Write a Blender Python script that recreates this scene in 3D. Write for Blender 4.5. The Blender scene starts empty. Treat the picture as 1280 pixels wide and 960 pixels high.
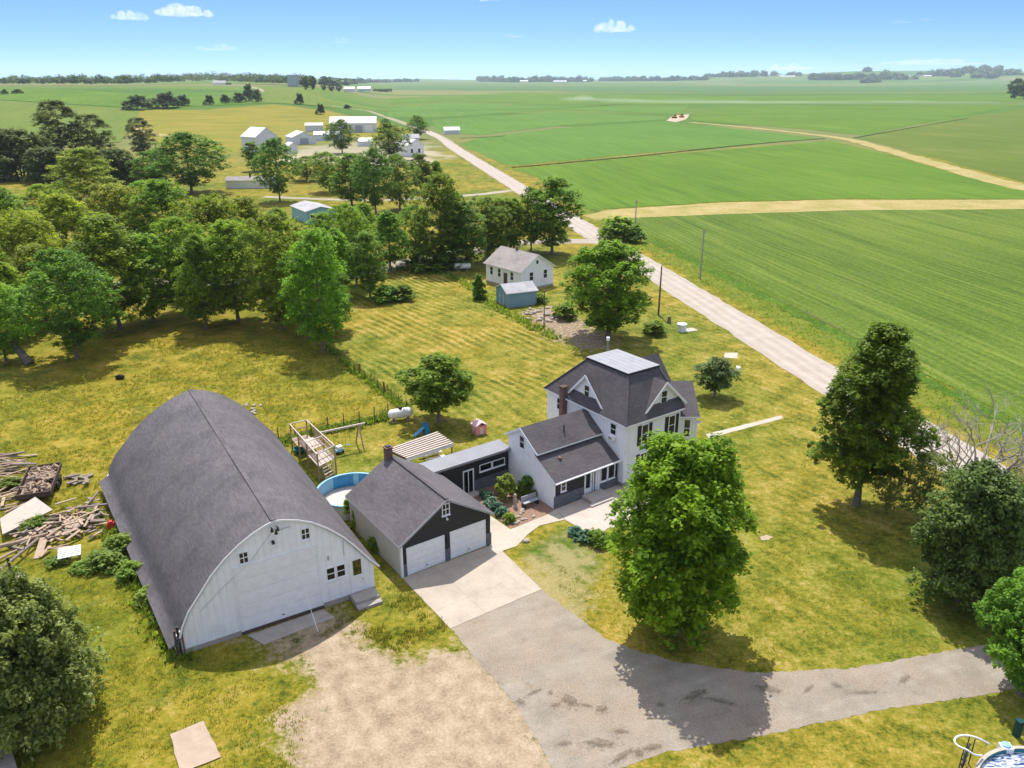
import bpy, math, random
import numpy as np
from mathutils import Vector, noise as mnoise
random.seed(7)
RNG = np.random.default_rng(11)
C = bpy.context.scene
COL = C.collection
# ------------------------------------------------------------------ survey: where a picture point meets the land
CAMH, FPX = 33.0, 1000.0
PITCH = math.atan(383.0 / FPX)
SP, CP = math.sin(PITCH), math.cos(PITCH)

def sstep(x):
    x = np.clip(x, 0, 1)
    return x * x * (3 - 2 * x)

def terr(x, y):
    d = np.hypot(x, y)
    az = np.degrees(np.arctan2(x, y))
    h = 20.0 * sstep((d - 570) / 640) * sstep((-8.0 - az) / 6.0)
    h = h + 80.0 * sstep((d - 5200) / 2500) * sstep((az - 6) / 14.0) * (0.75 + 0.25 * np.sin(az * 0.9 + 1.0))
    h = h + 16.0 * sstep((d - 6500) / 2500) * sstep((az + 20) / 8.0) * (0.6 + 0.4 * np.sin(az * 0.7))
    return h

def ray(u, v):
    a = (u - 640) / FPX
    b = (480 - v) / FPX
    return a, CP + b * SP, b * CP - SP

def G(u, v, z=0.0):
    """point on the land (raised by z) behind a picture point"""
    rx, ry, rz = ray(u, v)
    if rz < -0.07:
        t = (z - CAMH) / rz
        return Vector((rx * t, ry * t, z))
    t, last = 300.0, 300.0
    while t < 14000:
        if CAMH + rz * t < float(terr(rx * t, ry * t)) + z:
            break
        last = t
        t *= 1.01
    lo, hi = last, t
    for _ in range(24):
        m = (lo + hi) / 2
        if CAMH + rz * m < float(terr(rx * m, ry * m)) + z: hi = m
        else: lo = m
    return Vector((rx * hi, ry * hi, float(terr(rx * hi, ry * hi)) + z))

def depth(p):
    return p.y * CP - (p.z - CAMH) * SP

def height_to(p, v2):
    b = (480 - v2) / FPX
    q = (b * p.y * CP - p.y * SP) / (CP + b * SP)
    return q + CAMH - p.z

# ------------------------------------------------------------------ materials
MATS = {}
class N:
    """small node-graph helper"""
    def __init__(s, name):
        m = bpy.data.materials.new(name); m.use_nodes = True
        s.m, s.t = m, m.node_tree
        s.t.nodes.clear()
        s.out = s.t.nodes.new('ShaderNodeOutputMaterial')
    def n(s, typ, ins=None, **kw):
        nd = s.t.nodes.new(typ)
        for k, v in kw.items(): setattr(nd, k, v)
        for k, v in (ins or {}).items(): s.put(nd.inputs[k], v)
        return nd
    def put(s, sock, v):
        if isinstance(v, bpy.types.NodeSocket): s.t.links.new(v, sock)
        elif isinstance(v, tuple) and len(v) == 3 and sock.type == 'RGBA': sock.default_value = (*v, 1)
        else: sock.default_value = v
    def coord(s, which='Object'):
        return s.n('ShaderNodeTexCoord').outputs[which]
    def mapv(s, vec, scale=(1, 1, 1), rot=(0, 0, 0)):
        return s.n('ShaderNodeMapping', {'Vector': vec, 'Scale': scale, 'Rotation': rot}).outputs[0]
    def noise(s, vec, scale, detail=3, rough=.55, dist=0.0):
        return s.n('ShaderNodeTexNoise', {'Vector': vec, 'Scale': scale, 'Detail': detail, 'Roughness': rough, 'Distortion': dist}).outputs[0]
    def ramp(s, fac, stops):
        r = s.n('ShaderNodeValToRGB', {'Fac': fac})
        el = r.color_ramp.elements
        while len(el) < len(stops): el.new(.5)
        for e, (p, c) in zip(el, stops):
            e.position = p; e.color = (*c, 1) if len(c) == 3 else c
        return r.outputs[0]
    def mix(s, fac, a, b, blend='MIX'):
        r = s.n('ShaderNodeMix', data_type='RGBA', blend_type=blend)
        s.put(r.inputs[0], fac); s.put(r.inputs[6], a); s.put(r.inputs[7], b)
        return r.outputs[2]
    def math(s, op, a, b=0.0, c=0.0):
        r = s.n('ShaderNodeMath', operation=op)
        s.put(r.inputs[0], a); s.put(r.inputs[1], b); s.put(r.inputs[2], c)
        return r.outputs[0]
    def mrange(s, v, a, b, c=0.0, d=1.0):
        r = s.n('ShaderNodeMapRange', {0: v, 1: a, 2: b, 3: c, 4: d}); r.clamp = True
        return r.outputs[0]
    def attr(s, name):
        return s.n('ShaderNodeAttribute', attribute_name=name).outputs['Fac']
    def bump(s, h, strength=.3, dist=.05):
        return s.n('ShaderNodeBump', {'Height': h, 'Strength': strength, 'Distance': dist}).outputs[0]
    def surf(s, color, rough=.8, normal=None, spec=.3, metal=0.0):
        p = s.n('ShaderNodeBsdfPrincipled', {'Base Color': color, 'Roughness': rough, 'Specular IOR Level': spec, 'Metallic': metal})
        if normal is not None: s.put(p.inputs['Normal'], normal)
        s.t.links.new(p.outputs[0], s.out.inputs[0])
        MATS[s.m.name] = s.m
        return s.m

def sc3(c, k): return tuple(x * k for x in c)

def plain(name, c, rough=.6, var=.18, scale=3.0, spec=.3, metal=0.0, bump=0.0):
    s = N(name); co = s.coord()
    f = s.noise(co, scale, 4, .6)
    f2 = s.noise(co, scale * 9, 2)
    k = s.math('ADD', s.math('MULTIPLY', f, .7), s.math('MULTIPLY', f2, .3))
    col = s.ramp(k, [(.25, sc3(c, 1 - var)), (.75, sc3(c, 1 + var))])
    nm = s.bump(f2, bump, .02) if bump else None
    return s.surf(col, rough, nm, spec, metal)

def siding(name, c, period=.13, vertical=False, groove=.75):
    s = N(name); uv = s.coord('UV')
    sep = s.n('ShaderNodeSeparateXYZ', {0: uv})
    x = s.math('FRACT', s.math('DIVIDE', sep.outputs[0 if vertical else 1], period))
    line = s.mrange(x, 0, .16, groove, 1.0)
    f = s.noise(s.mapv(uv, (.5, .5, 1)), 2.0, 5, .6)
    streak = s.noise(s.mapv(uv, (3.0, .25, 1)), 1.5, 3)
    k = s.math('ADD', s.math('MULTIPLY', f, .5), s.math('MULTIPLY', streak, .5))
    col = s.ramp(k, [(.3, sc3(c, .86)), (.62, sc3(c, 1.03))])
    col = s.mix(1.0, col, line, 'MULTIPLY')
    return s.surf(col, .55, s.bump(x, .25, .02), .25)

def shingle(name, c, var=.22):
    s = N(name); uv = s.coord('UV')
    b = s.n('ShaderNodeTexBrick', {'Vector': uv, 'Scale': 1.0, 'Mortar Size': .012, 'Brick Width': .42, 'Row Height': .15,
            'Color1': sc3(c, 1 - var), 'Color2': sc3(c, 1 + var), 'Mortar': sc3(c, .62), 'Bias': 0.0})
    f = s.noise(uv, .35, 5, .65)
    g = s.noise(uv, 14, 2)
    col = s.mix(.55, b.outputs[0], s.ramp(g, [(.3, sc3(c, .75)), (.7, sc3(c, 1.25))]))
    col = s.mix(1.0, col, s.ramp(f, [(.32, (.76, .76, .77)), (.5, (1.0, .99, .99)), (.68, (1.16, 1.13, 1.12))]), 'MULTIPLY')
    return s.surf(col, .88, s.bump(b.outputs[1], .25, .02), .2)

def bricky(name, c1, c2, mortar, w, h, rough=.85):
    s = N(name); uv = s.coord('UV')
    b = s.n('ShaderNodeTexBrick', {'Vector': uv, 'Scale': 1.0, 'Mortar Size': .012, 'Brick Width': w, 'Row Height': h,
            'Color1': c1, 'Color2': c2, 'Mortar': mortar})
    f = s.noise(uv, 6, 4)
    col = s.mix(1.0, b.outputs[0], s.ramp(f, [(.3, (.75, .75, .75)), (.7, (1.15, 1.15, 1.15))]), 'MULTIPLY')
    return s.surf(col, rough, s.bump(b.outputs[1], -.3, .02), .2)

def leafmat(name, dark, light, trans=.3, hue=.06):
    s = N(name)
    t = s.attr('tint')
    oi = s.n('ShaderNodeObjectInfo')
    col = s.ramp(t, [(0.0, dark), (.68, light)])
    hs = s.n('ShaderNodeHueSaturation', {'Hue': s.mrange(oi.outputs['Random'], 0, 1, .5 - hue * .35, .5 + hue * .3),
             'Saturation': 1.0, 'Value': s.mrange(s.math('FRACT', s.math('MULTIPLY', oi.outputs['Random'], 7.3)), 0, 1, .78, 1.2), 'Color': col})
    p = s.n('ShaderNodeBsdfPrincipled', {'Base Color': hs.outputs[0], 'Roughness': .55, 'Specular IOR Level': .25})
    tr = s.n('ShaderNodeBsdfTranslucent', {'Color': s.mix(1.0, hs.outputs[0], (1.2, 1.25, .55), 'MULTIPLY')})
    mx = s.n('ShaderNodeMixShader', {0: trans, 1: p.outputs[0], 2: tr.outputs[0]})
    s.t.links.new(mx.outputs[0], s.out.inputs[0])
    MATS[name] = s.m
    return s.m

plain('white_trim', (.80, .80, .81), .5, .05)
plain('weathered_white', (.80, .80, .79), .6, .12, 2)
siding('white_siding', (.85, .855, .86), .2)
siding('white_board_siding', (.85, .855, .86), .42, True, .86)
siding('cream_siding', (.62, .60, .56), .14)
siding('dark_siding', (.030, .031, .034), .3, True, .6)
siding('blue_shed_siding', (.20, .33, .40), .25, True, .8)
siding('teal_siding', (.22, .45, .50), .2)
siding('farm_white_metal', (.66, .68, .70), .9, True, .92)
shingle('purple_grey_shingles', (.114, .104, .109), .34)
shingle('house_grey_shingles', (.092, .082, .087), .3)
shingle('tan_grey_shingles', (.30, .27, .25))
shingle('light_grey_shingles', (.38, .37, .38))
bricky('red_brick', (.20, .06, .04), (.13, .045, .035), (.22, .19, .17), .2, .07)
bricky('grey_stone_veneer', (.17, .18, .20), (.11, .12, .14), (.09, .09, .10), .4, .13)
bricky('block_wall', (.33, .31, .29), (.27, .25, .24), (.2, .19, .18), .4, .2)
plain('roof_membrane', (.20, .20, .215), .5, .14, .8)
plain('white_metal_roof', (.66, .66, .68), .45, .06)
plain('grey_roof_metal', (.27, .27, .285), .65, .16, 1.2)
plain('concrete', (.42, .37, .33), .85, .16, 1.2)
plain('old_concrete', (.36, .32, .28), .9, .25, 1.5)
plain('dark_metal', (.03, .03, .035), .45, .2)
plain('dark_shutter', (.014, .020, .020), .5, .1)
plain('grey_metal', (.35, .36, .38), .4, .15)
plain('galvanised', (.45, .46, .48), .35, .15, metal=.6)
plain('tank_white', (.78, .78, .78), .4, .06)
plain('rust', (.22, .09, .04), .85, .35)
plain('cedar', (.36, .25, .17), .8, .3, 4)
plain('bleached_wood', (.50, .43, .37), .85, .2, 3)
plain('pale_wood', (.37, .27, .19), .85, .3, 3)
plain('grey_wood', (.22, .175, .14), .9, .35, 3)
plain('dark_wood', (.09, .06, .045), .9, .35, 3)
plain('bark', (.17, .14, .115), .95, .4, 5, bump=.5)
plain('pale_bark', (.36, .32, .27), .95, .3, 5, bump=.4)
plain('pole_wood', (.13, .10, .08), .9, .25, 2)
plain('grey_pole_wood', (.30, .28, .26), .9, .2, 2)
plain('blue_plastic', (.03, .22, .42), .35, .1)
plain('pool_blue', (.035, .25, .50), .35, .25, 1.5)
plain('pool_sky', (.24, .48, .64), .4, .2, 1.5)
plain('pool_floor', (.46, .42, .38), .7, .14, 1.2)
plain('dark_teal', (.008, .05, .055), .5, .1)
plain('worn_tan_concrete', (.38, .29, .215), .9, .22, 1.5)
plain('teal_plastic', (.02, .20, .22), .4, .1)
plain('pink_plastic', (.62, .25, .28), .45, .08)
plain('pale_pink_plastic', (.72, .48, .48), .45, .08)
plain('red_plastic', (.5, .03, .03), .4, .1)
plain('black_rubber', (.012, .012, .013), .7, .2)
plain('mulch', (.24, .145, .10), .95, .4, 5, bump=.6)
plain('stone_pale', (.42, .36, .30), .9, .2, 3)
plain('terracotta', (.42, .17, .09), .8, .2)
plain('excavated_soil', (.42, .30, .20), .95, .3, .3)
plain('machine_yellow', (.5, .33, .05), .5, .2)
plain('orange_dirt', (.40, .20, .12), .95, .3, 2)

def glassmat():
    s = N('window_glass'); co = s.coord()
    f = s.noise(co, .9, 2)
    s.surf(s.ramp(f, [(.4, (.006, .008, .010)), (.65, (.018, .022, .026))]), .08, None, .35)
    s = N('door_glass_warm'); co = s.coord()
    f = s.noise(co, 2.2, 2)
    s.surf(s.ramp(f, [(.4, (.02, .025, .01)), (.65, (.12, .11, .03))]), .08, None, .6)  # on the barn door: brownish green reflection painted into the pane colour
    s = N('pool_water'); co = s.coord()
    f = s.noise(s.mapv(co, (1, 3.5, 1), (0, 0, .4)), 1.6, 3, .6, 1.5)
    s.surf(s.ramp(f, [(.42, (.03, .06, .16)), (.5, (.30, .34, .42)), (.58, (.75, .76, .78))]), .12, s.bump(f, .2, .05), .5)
glassmat()
M = MATS
leafmat('maple_leaves', (0.060, 0.130, 0.007), (0.30, 0.43, 0.021), 0.54)
leafmat('tree_leaves', (0.062, 0.140, 0.010), (0.29, 0.44, 0.034), 0.56)
leafmat('yellowish_leaves', (0.072, 0.127, 0.009), (0.38, 0.44, 0.036), 0.56)
leafmat('dark_leaves', (0.045, 0.110, 0.013), (0.235, 0.37, 0.035), 0.52)
leafmat('linden_leaves', (.042, .110, .009), (.21, .36, .026), .54)
leafmat('conifer_needles', (0.028, 0.064, 0.010), (0.13, 0.20, 0.030), 0.28)
leafmat('grey_green_leaves', (0.050, 0.083, 0.022), (0.176, 0.234, 0.072), 0.46)
leafmat('bush_leaves', (0.065, 0.11, 0.020), (0.32, 0.39, 0.11), 0.48)
leafmat('hosta_leaves', (0.033, 0.094, 0.055), (0.169, 0.312, 0.195), 0.42)
leafmat('far_leaves', (0.029, 0.057, 0.018), (0.104, 0.163, 0.042), 0.34)
leafmat('grass_tufts', (0.121, 0.138, 0.011), (0.390, 0.358, 0.052), 0.47, .02)
leafmat('weed_leaves', (0.072, 0.138, 0.013), (0.286, 0.377, 0.052), 0.52)

# ------------------------------------------------------------------ mesh building
class MB:
    def __init__(s): s.v, s.f, s.mi, s.mats = [], [], [], []
    def slot(s, m):
        if m not in s.mats: s.mats.append(m)
        return s.mats.index(m)
    def poly(s, pts, m):
        k = len(s.v); s.v += [tuple(p) for p in pts]
        s.f.append(tuple(range(k, k + len(pts)))); s.mi.append(s.slot(m)); return s
    def raw(s, vs, fs, m):
        k = len(s.v); s.v += [tuple(p) for p in vs]; i = s.slot(m)
        for f in fs: s.f.append(tuple(k + a for a in f)); s.mi.append(i)
        return s
    def box(s, x0, x1, y0, y1, z0, z1, m):
        vs = [(x0, y0, z0), (x1, y0, z0), (x1, y1, z0), (x0, y1, z0), (x0, y0, z1), (x1, y0, z1), (x1, y1, z1), (x0, y1, z1)]
        return s.raw(vs, [(3, 2, 1, 0), (4, 5, 6, 7), (0, 1, 5, 4), (1, 2, 6, 5), (2, 3, 7, 6), (3, 0, 4, 7)], m)
    def beam(s, a, b, w, h, m, up=(0, 0, 1)):
        a, b = Vector(a), Vector(b); d = (b - a).normalized()
        x = d.cross(Vector(up))
        if x.length < 1e-3: x = d.cross(Vector((1, 0, 0)))
        x.normalize(); y = x.cross(d)
        x *= w / 2; y *= h / 2
        vs = [a - x - y, a + x - y, a + x + y, a - x + y, b - x - y, b + x - y, b + x + y, b - x + y]
        return s.raw(vs, [(3, 2, 1, 0), (4, 5, 6, 7), (0, 1, 5, 4), (1, 2, 6, 5), (2, 3, 7, 6), (3, 0, 4, 7)], m)
    def tube(s, a, b, r0, r1, m, n=8, cap=True):
        return s.path([a, b], [r0, r1], m, n, cap)
    def path(s, pts, rad, m, n=8, cap=True):
        pts = [Vector(p) for p in pts]; vs, fs = [], []
        for i, p in enumerate(pts):
            d = (pts[min(i + 1, len(pts) - 1)] - pts[max(i - 1, 0)])
            if d.length < 1e-6: d = Vector((0, 0, 1))
            d.normalize()
            x = d.cross(Vector((0, 0, 1)) if abs(d.z) < .95 else Vector((0, 1, 0))).normalized(); y = d.cross(x)
            for k in range(n):
                t = 2 * math.pi * k / n
                vs.append(p + (x * math.cos(t) + y * math.sin(t)) * rad[i])
        for i in range(len(pts) - 1):
            for k in range(n):
                k2 = (k + 1) % n
                fs.append((i * n + k, i * n + k2, (i + 1) * n + k2, (i + 1) * n + k))
        if cap:
            fs.append(tuple(range(n - 1, -1, -1))); fs.append(tuple(range((len(pts) - 1) * n, len(pts) * n)))
        return s.raw(vs, fs, m)
    def lathe(s, prof, c, m, n=24, axis='z'):
        vs, fs = [], []
        for (r, z) in prof:
            for k in range(n):
                t = 2 * math.pi * k / n
                if axis == 'z': vs.append((c[0] + r * math.cos(t), c[1] + r * math.sin(t), c[2] + z))
                else: vs.append((c[0] + z, c[1] + r * math.cos(t), c[2] + r * math.sin(t)))
        for i in range(len(prof) - 1):
            for k in range(n):
                k2 = (k + 1) % n
                fs.append((i * n + k, i * n + k2, (i + 1) * n + k2, (i + 1) * n + k))
        return s.raw(vs, fs, m)
    def slab(s, pts, t, m, m2=None):
        """polygon thickened downward along its normal"""
        pts = [Vector(p) for p in pts]
        nn = (pts[1] - pts[0]).cross(pts[2] - pts[0]).normalized()
        if nn.z < 0: pts.reverse(); nn = -nn
        low = [p - (Vector((0, 0, t / max(nn.z, .5))) if nn.z > .3 else nn * t) for p in pts]
        s.poly(pts, m); s.poly(list(reversed(low)), m2 or m)
        k = len(pts)
        for i in range(k):
            j = (i + 1) % k
            s.poly([pts[i], low[i], low[j], pts[j]], m2 or m)
        return s
    def prism(s, poly, y0, y1, m, axis='y'):
        """polygon in the x-z plane (axis y) or y-z plane (axis x) extruded"""
        if axis == 'y': A = [(p[0], y0, p[1]) for p in poly]; B = [(p[0], y1, p[1]) for p in poly]
        elif axis == 'x': A = [(y0, p[0], p[1]) for p in poly]; B = [(y1, p[0], p[1]) for p in poly]
        else: A = [(p[0], p[1], y0) for p in poly]; B = [(p[0], p[1], y1) for p in poly]
        s.poly(A, m); s.poly(list(reversed(B)), m)
        for i in range(len(A)):
            j = (i + 1) % len(A)
            s.poly([A[i], B[i], B[j], A[j]], m)
        return s
    def build(s, name, parent=None, smooth=False, loc=None, rz=0.0):
        me = bpy.data.meshes.new(name)
        me.from_pydata(s.v, [], s.f)
        for m in s.mats: me.materials.append(M[m])
        me.polygons.foreach_set('material_index', s.mi)
        uvl = me.uv_layers.new(name='UVMap')
        co = np.array(s.v, float); uv = np.zeros((len(me.loops), 2))
        li = 0
        for f in s.f:
            p = co[list(f)]
            nn = np.zeros(3)
            for i in range(len(p)):
                a, b = p[i], p[(i + 1) % len(p)]
                nn += np.cross(a, b)
            L = np.linalg.norm(nn); nn = nn / L if L > 1e-12 else np.array([0, 0, 1.])
            ex = np.cross([0, 0, 1.], nn)
            l2 = np.linalg.norm(ex)
            ex = ex / l2 if l2 > 1e-3 else np.array([1., 0, 0])
            ey = np.cross(nn, ex)
            uv[li:li + len(f), 0] = p @ ex; uv[li:li + len(f), 1] = p @ ey
            li += len(f)
        uvl.data.foreach_set('uv', uv.ravel())
        if smooth: me.polygons.foreach_set('use_smooth', [True] * len(me.polygons))
        o = bpy.data.objects.new(name, me); COL.objects.link(o)
        if parent: o.parent = parent
        if loc is not None: o.location = loc
        o.rotation_euler[2] = rz
        return o

def fastmesh(name, verts, faces, mats, tint=None, mi=None):
    me = bpy.data.meshes.new(name)
    nv, nf, k = len(verts), len(faces), faces.shape[1]
    me.vertices.add(nv); me.vertices.foreach_set('co', verts.astype(np.float32).ravel())
    me.loops.add(nf * k); me.loops.foreach_set('vertex_index', faces.astype(np.int32).ravel())
    me.polygons.add(nf); me.polygons.foreach_set('loop_start', np.arange(0, nf * k, k, dtype=np.int32))
    for m in mats: me.materials.append(M[m])
    if mi is not None: me.polygons.foreach_set('material_index', mi)
    me.update(calc_edges=True)
    if tint is not None:
        a = me.attributes.new('tint', 'FLOAT', 'FACE'); a.data.foreach_set('value', tint.astype(np.float32))
    return me

def tag(o, label=None, cat=None, group=None, kind=None):
    if label: o['label'] = label
    if cat: o['category'] = cat
    if group: o['group'] = group
    if kind: o['kind'] = kind
    return o

def thing(name, label, cat, loc=(0, 0, 0), rz=0.0, group=None):
    o = bpy.data.objects.new(name, None); COL.objects.link(o)
    o.location = loc; o.rotation_euler[2] = rz; o.empty_display_size = .3
    return tag(o, label, cat, group)

def dup(root, loc=None, rz=0.0, label=None, scale=None):
    r = root.copy(); COL.objects.link(r)
    if loc is not None: r.location = loc
    r.rotation_euler[2] = rz
    if scale is not None: r.scale = scale
    if label: r['label'] = label
    for ch in root.children:
        c = ch.copy(); COL.objects.link(c); c.parent = r
        for g in ch.children:
            d = g.copy(); COL.objects.link(d); d.parent = c
    return r

RAD = math.radians
# ================================================================== SETTING
def axis_coords(segs):
    out = []
    for a, b, st in segs:
        n = max(1, int(round((b - a) / st)))
        out += [a + (b - a) * i / n for i in range(n)]
    return np.array(out + [segs[-1][1]])

def sdist(px, py, poly):
    """signed distance, positive inside"""
    P = np.array([(p[0], p[1]) for p in poly]); Q = np.roll(P, -1, 0)
    best = np.full(px.shape, 1e9); ins = np.zeros(px.shape, bool)
    for (x0, y0), (x1, y1) in zip(P, Q):
        dx, dy = x1 - x0, y1 - y0
        t = np.clip(((px - x0) * dx + (py - y0) * dy) / (dx * dx + dy * dy + 1e-12), 0, 1)
        best = np.minimum(best, np.hypot(px - x0 - t * dx, py - y0 - t * dy))
        c = ((y0 > py) != (y1 > py)) & (px < (x1 - x0) * (py - y0) / (y1 - y0 + 1e-12) + x0)
        ins ^= c
    return np.where(ins, best, -best)

def pxpoly(pts, z=0.0): return [G(u, v, z) for u, v in pts]

DIRT = pxpoly([(300, 800), (345, 775), (425, 748), (470, 790), (520, 812), (560, 800), (610, 800), (700, 885), (740, 965), (740, 1100), (380, 1100), (345, 960), (325, 900), (375, 860), (340, 830)])
MOWN = pxpoly([(415, 430), (455, 330), (600, 330), (700, 320), (835, 345), (1010, 470), (1280, 640), (1500, 760), (1500, 1000), (760, 1000), (700, 900), (560, 780), (470, 745), (330, 560), (480, 520)])
HAY = pxpoly([(100, 148), (180, 137), (262, 137), (330, 131), (400, 136), (470, 150), (520, 165), (480, 175), (400, 168), (300, 190), (240, 200), (160, 165)])
DRY = pxpoly([(560, 760), (700, 660), (760, 690), (760, 760), (720, 790)])
LUSH = pxpoly([(640, 690), (705, 655), (760, 700), (740, 740), (690, 720)])
EARTH = pxpoly([(650, 392), (690, 380), (730, 400), (775, 430), (740, 440), (690, 425)])
BACKLAWN = pxpoly([(415, 430), (455, 330), (600, 345), (720, 420), (660, 500), (520, 520)])
FARMYARD = pxpoly([(330, 200), (380, 182), (480, 176), (540, 178), (560, 200), (480, 215)])
def build_ground():
    xs = axis_coords([(-12000, -3000, 1500), (-3000, -800, 110), (-800, -240, 28), (-240, -70, 7), (-70, 62, .6), (62, 160, 7), (160, 900, 60), (900, 3000, 350), (3000, 12000, 1000)])
    ys = axis_coords([(-300, 10, 62), (10, 118, .6), (118, 330, 4), (330, 760, 14), (760, 1700, 45), (1700, 5000, 300), (5000, 13000, 800)])
    X, Y = np.meshgrid(xs, ys)
    Z = terr(X, Y)
    V = np.stack([X.ravel(), Y.ravel(), Z.ravel()], 1)
    nx, ny = len(xs), len(ys)
    i = np.arange(nx - 1)[None, :] + nx * np.arange(ny - 1)[:, None]
    F = np.stack([i, i + 1, i + nx + 1, i + nx], -1).reshape(-1, 4)
    me = fastmesh('ground', V, F, ['lawn_and_pasture'])
    px, py = V[:, 0], V[:, 1]
    def at(name, poly, w):
        a = me.attributes.new(name, 'FLOAT', 'POINT')
        a.data.foreach_set('value', np.clip(.5 + sdist(px, py, poly) / w, 0, 1).astype(np.float32))
    at('dirt', DIRT, 6.0); at('mown', MOWN, 2.5); at('hay', HAY, 25.0); at('dry', DRY, 8.0); at('lush', LUSH, 4.0); at('earth', EARTH, 5.0)
    at('verge', [on_road(-150, ROADW / 2 + 2.2), on_road(150, ROADW / 2 + 2.2), on_road(150, ROADW / 2 + 14), on_road(-150, ROADW / 2 + 14)], 5.0)
    at('stripes', BACKLAWN, 8.0); at('yard', FARMYARD, 20.0)
    o = bpy.data.objects.new('ground', me); COL.objects.link(o)
    tag(o, kind='structure')
    me.polygons.foreach_set('use_smooth', [True] * len(me.polygons))

def ground_material():
    s = N('lawn_and_pasture'); co = s.coord()
    big = s.noise(co, .035, 4, .6)
    mid = s.noise(co, .35, 5, .65)
    mid2 = s.noise(s.mapv(co, (1, 1, 1), (0, 0, 1)), .9, 4, .6)
    fine = s.noise(co, 2.4, 5, .75)
    vf = s.noise(co, 6.5, 4, .8)
    # rough pasture
    k = s.math('ADD', s.math('MULTIPLY', mid, .40), s.math('ADD', s.math('MULTIPLY', fine, .36), s.math('MULTIPLY', vf, .24)))
    past = s.ramp(k, [(.405, (.046, .062, .007)), (.455, (.120, .126, .011)), (.505, (.195, .174, .017)), (.55, (.252, .207, .032)), (.62, (.34, .265, .088))])
    # mown lawn with mower stripes
    th = RAD(36)
    dist = s.noise(co, .05, 2)
    sep = s.n('ShaderNodeSeparateXYZ', {0: co})
    c1 = s.math('ADD', s.math('MULTIPLY', sep.outputs[0], math.cos(th)), s.math('MULTIPLY', sep.outputs[1], math.sin(th)))
    c1 = s.math('ADD', c1, s.math('MULTIPLY', dist, 4.0))
    stripe = s.math('SINE', s.math('MULTIPLY', c1, 2 * math.pi / 1.25))
    stripe = s.math('MULTIPLY', stripe, s.mrange(s.noise(co, .09, 3), .35, .62))
    km = s.math('ADD', s.math('ADD', s.math('MULTIPLY', mid, .30), s.math('MULTIPLY', fine, .34)), s.math('ADD', s.math('MULTIPLY', vf, .24), s.math('MULTIPLY', mid2, .12)))
    km = s.math('ADD', km, s.math('MULTIPLY', stripe, s.mrange(s.attr('stripes'), 0, 1, .016, .042)))
    mown = s.ramp(km, [(.415, (.050, .070, .007)), (.46, (.122, .128, .012)), (.505, (.198, .178, .021)), (.545, (.272, .222, .044)), (.60, (.38, .295, .115))])
    base = s.mix(s.attr('mown'), past, mown)
    # wide warm / cool patches
    base = s.mix(1.0, base, s.ramp(big, [(.34, (.62, .84, .60)), (.5, (1.03, .98, .95)), (.64, (1.30, 1.06, 1.10))]), 'MULTIPLY')
    # greener bits
    gmask = s.mrange(s.math('ADD', s.attr('lush'), s.math('MULTIPLY', mid, .8)), .85, 1.15)
    base = s.mix(gmask, base, s.ramp(fine, [(.35, (.045, .080, .008)), (.65, (.13, .17, .02))]))
    vmask = s.mrange(s.math('ADD', s.attr('verge'), s.math('MULTIPLY', mid, .7)), .75, 1.05)
    base = s.mix(s.math('MULTIPLY', vmask, .65), base, s.ramp(fine, [(.3, (.060, .100, .010)), (.5, (.11, .155, .015)), (.7, (.19, .20, .035))]))
    # clumps of broadleaf green in the rough grass
    clump = s.mrange(s.noise(co, .22, 5, .7), .56, .66)
    clump = s.math('MULTIPLY', clump, s.math('SUBTRACT', 1.0, s.math('MULTIPLY', s.attr('mown'), .55)))
    base = s.mix(s.math('MULTIPLY', clump, .75), base, s.ramp(fine, [(.3, (.045, .075, .008)), (.7, (.12, .155, .018))]))
    # straw coloured worn spots
    dry = s.mrange(s.math('ADD', s.attr('dry'), s.math('MULTIPLY', mid2, 1.2)), 1.12, 1.4)
    base = s.mix(s.math('MULTIPLY', dry, .8), base, s.ramp(vf, [(.3, (.22, .17, .06)), (.7, (.40, .33, .17))]))
    # bare trodden earth and gravel fines
    dm = s.math('ADD', s.attr('dirt'), s.math('MULTIPLY', s.math('SUBTRACT', s.math('ADD', s.math('MULTIPLY', mid, .6), s.math('MULTIPLY', fine, .4)), .5), 2.3))
    dm = s.mrange(dm, .52, .78)
    dk = s.math('ADD', s.math('MULTIPLY', mid2, .5), s.math('MULTIPLY', vf, .5))
    dirt = s.ramp(dk, [(.36, (.20, .145, .095)), (.5, (.335, .25, .168)), (.64, (.46, .36, .255))])
    base = s.mix(dm, base, dirt)
    em = s.mrange(s.math('ADD', s.attr('earth'), s.math('MULTIPLY', s.math('SUBTRACT', mid2, .5), 2.4)), .5, .8)
    base = s.mix(em, base, s.ramp(fine, [(.35, (.16, .10, .06)), (.55, (.30, .22, .15)), (.68, (.55, .50, .44))]))
    ym = s.mrange(s.math('ADD', s.attr('yard'), s.math('MULTIPLY', s.math('SUBTRACT', s.noise(co, .05, 4), .5), 2.0)), .5, .8)
    base = s.mix(ym, base, (.42, .34, .26))
    # far left: hay meadow on the hill
    hm = s.mrange(s.math('ADD', s.attr('hay'), s.math('MULTIPLY', s.math('SUBTRACT', big, .5), .8)), .4, .6)
    hay = s.ramp(s.noise(s.mapv(co, (.02, .08, .05)), 1.0, 5, .7), [(.3, (.13, .145, .014)), (.5, (.20, .175, .018)), (.7, (.28, .20, .03))])
    base = s.mix(hm, base, hay)
    # distant farmland: patchwork of greens
    d = s.n('ShaderNodeVectorMath', {0: co}, operation='LENGTH').outputs['Value']
    fm = s.math('MULTIPLY', s.mrange(d, 330, 520), s.math('SUBTRACT', 1.0, hm))
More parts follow.
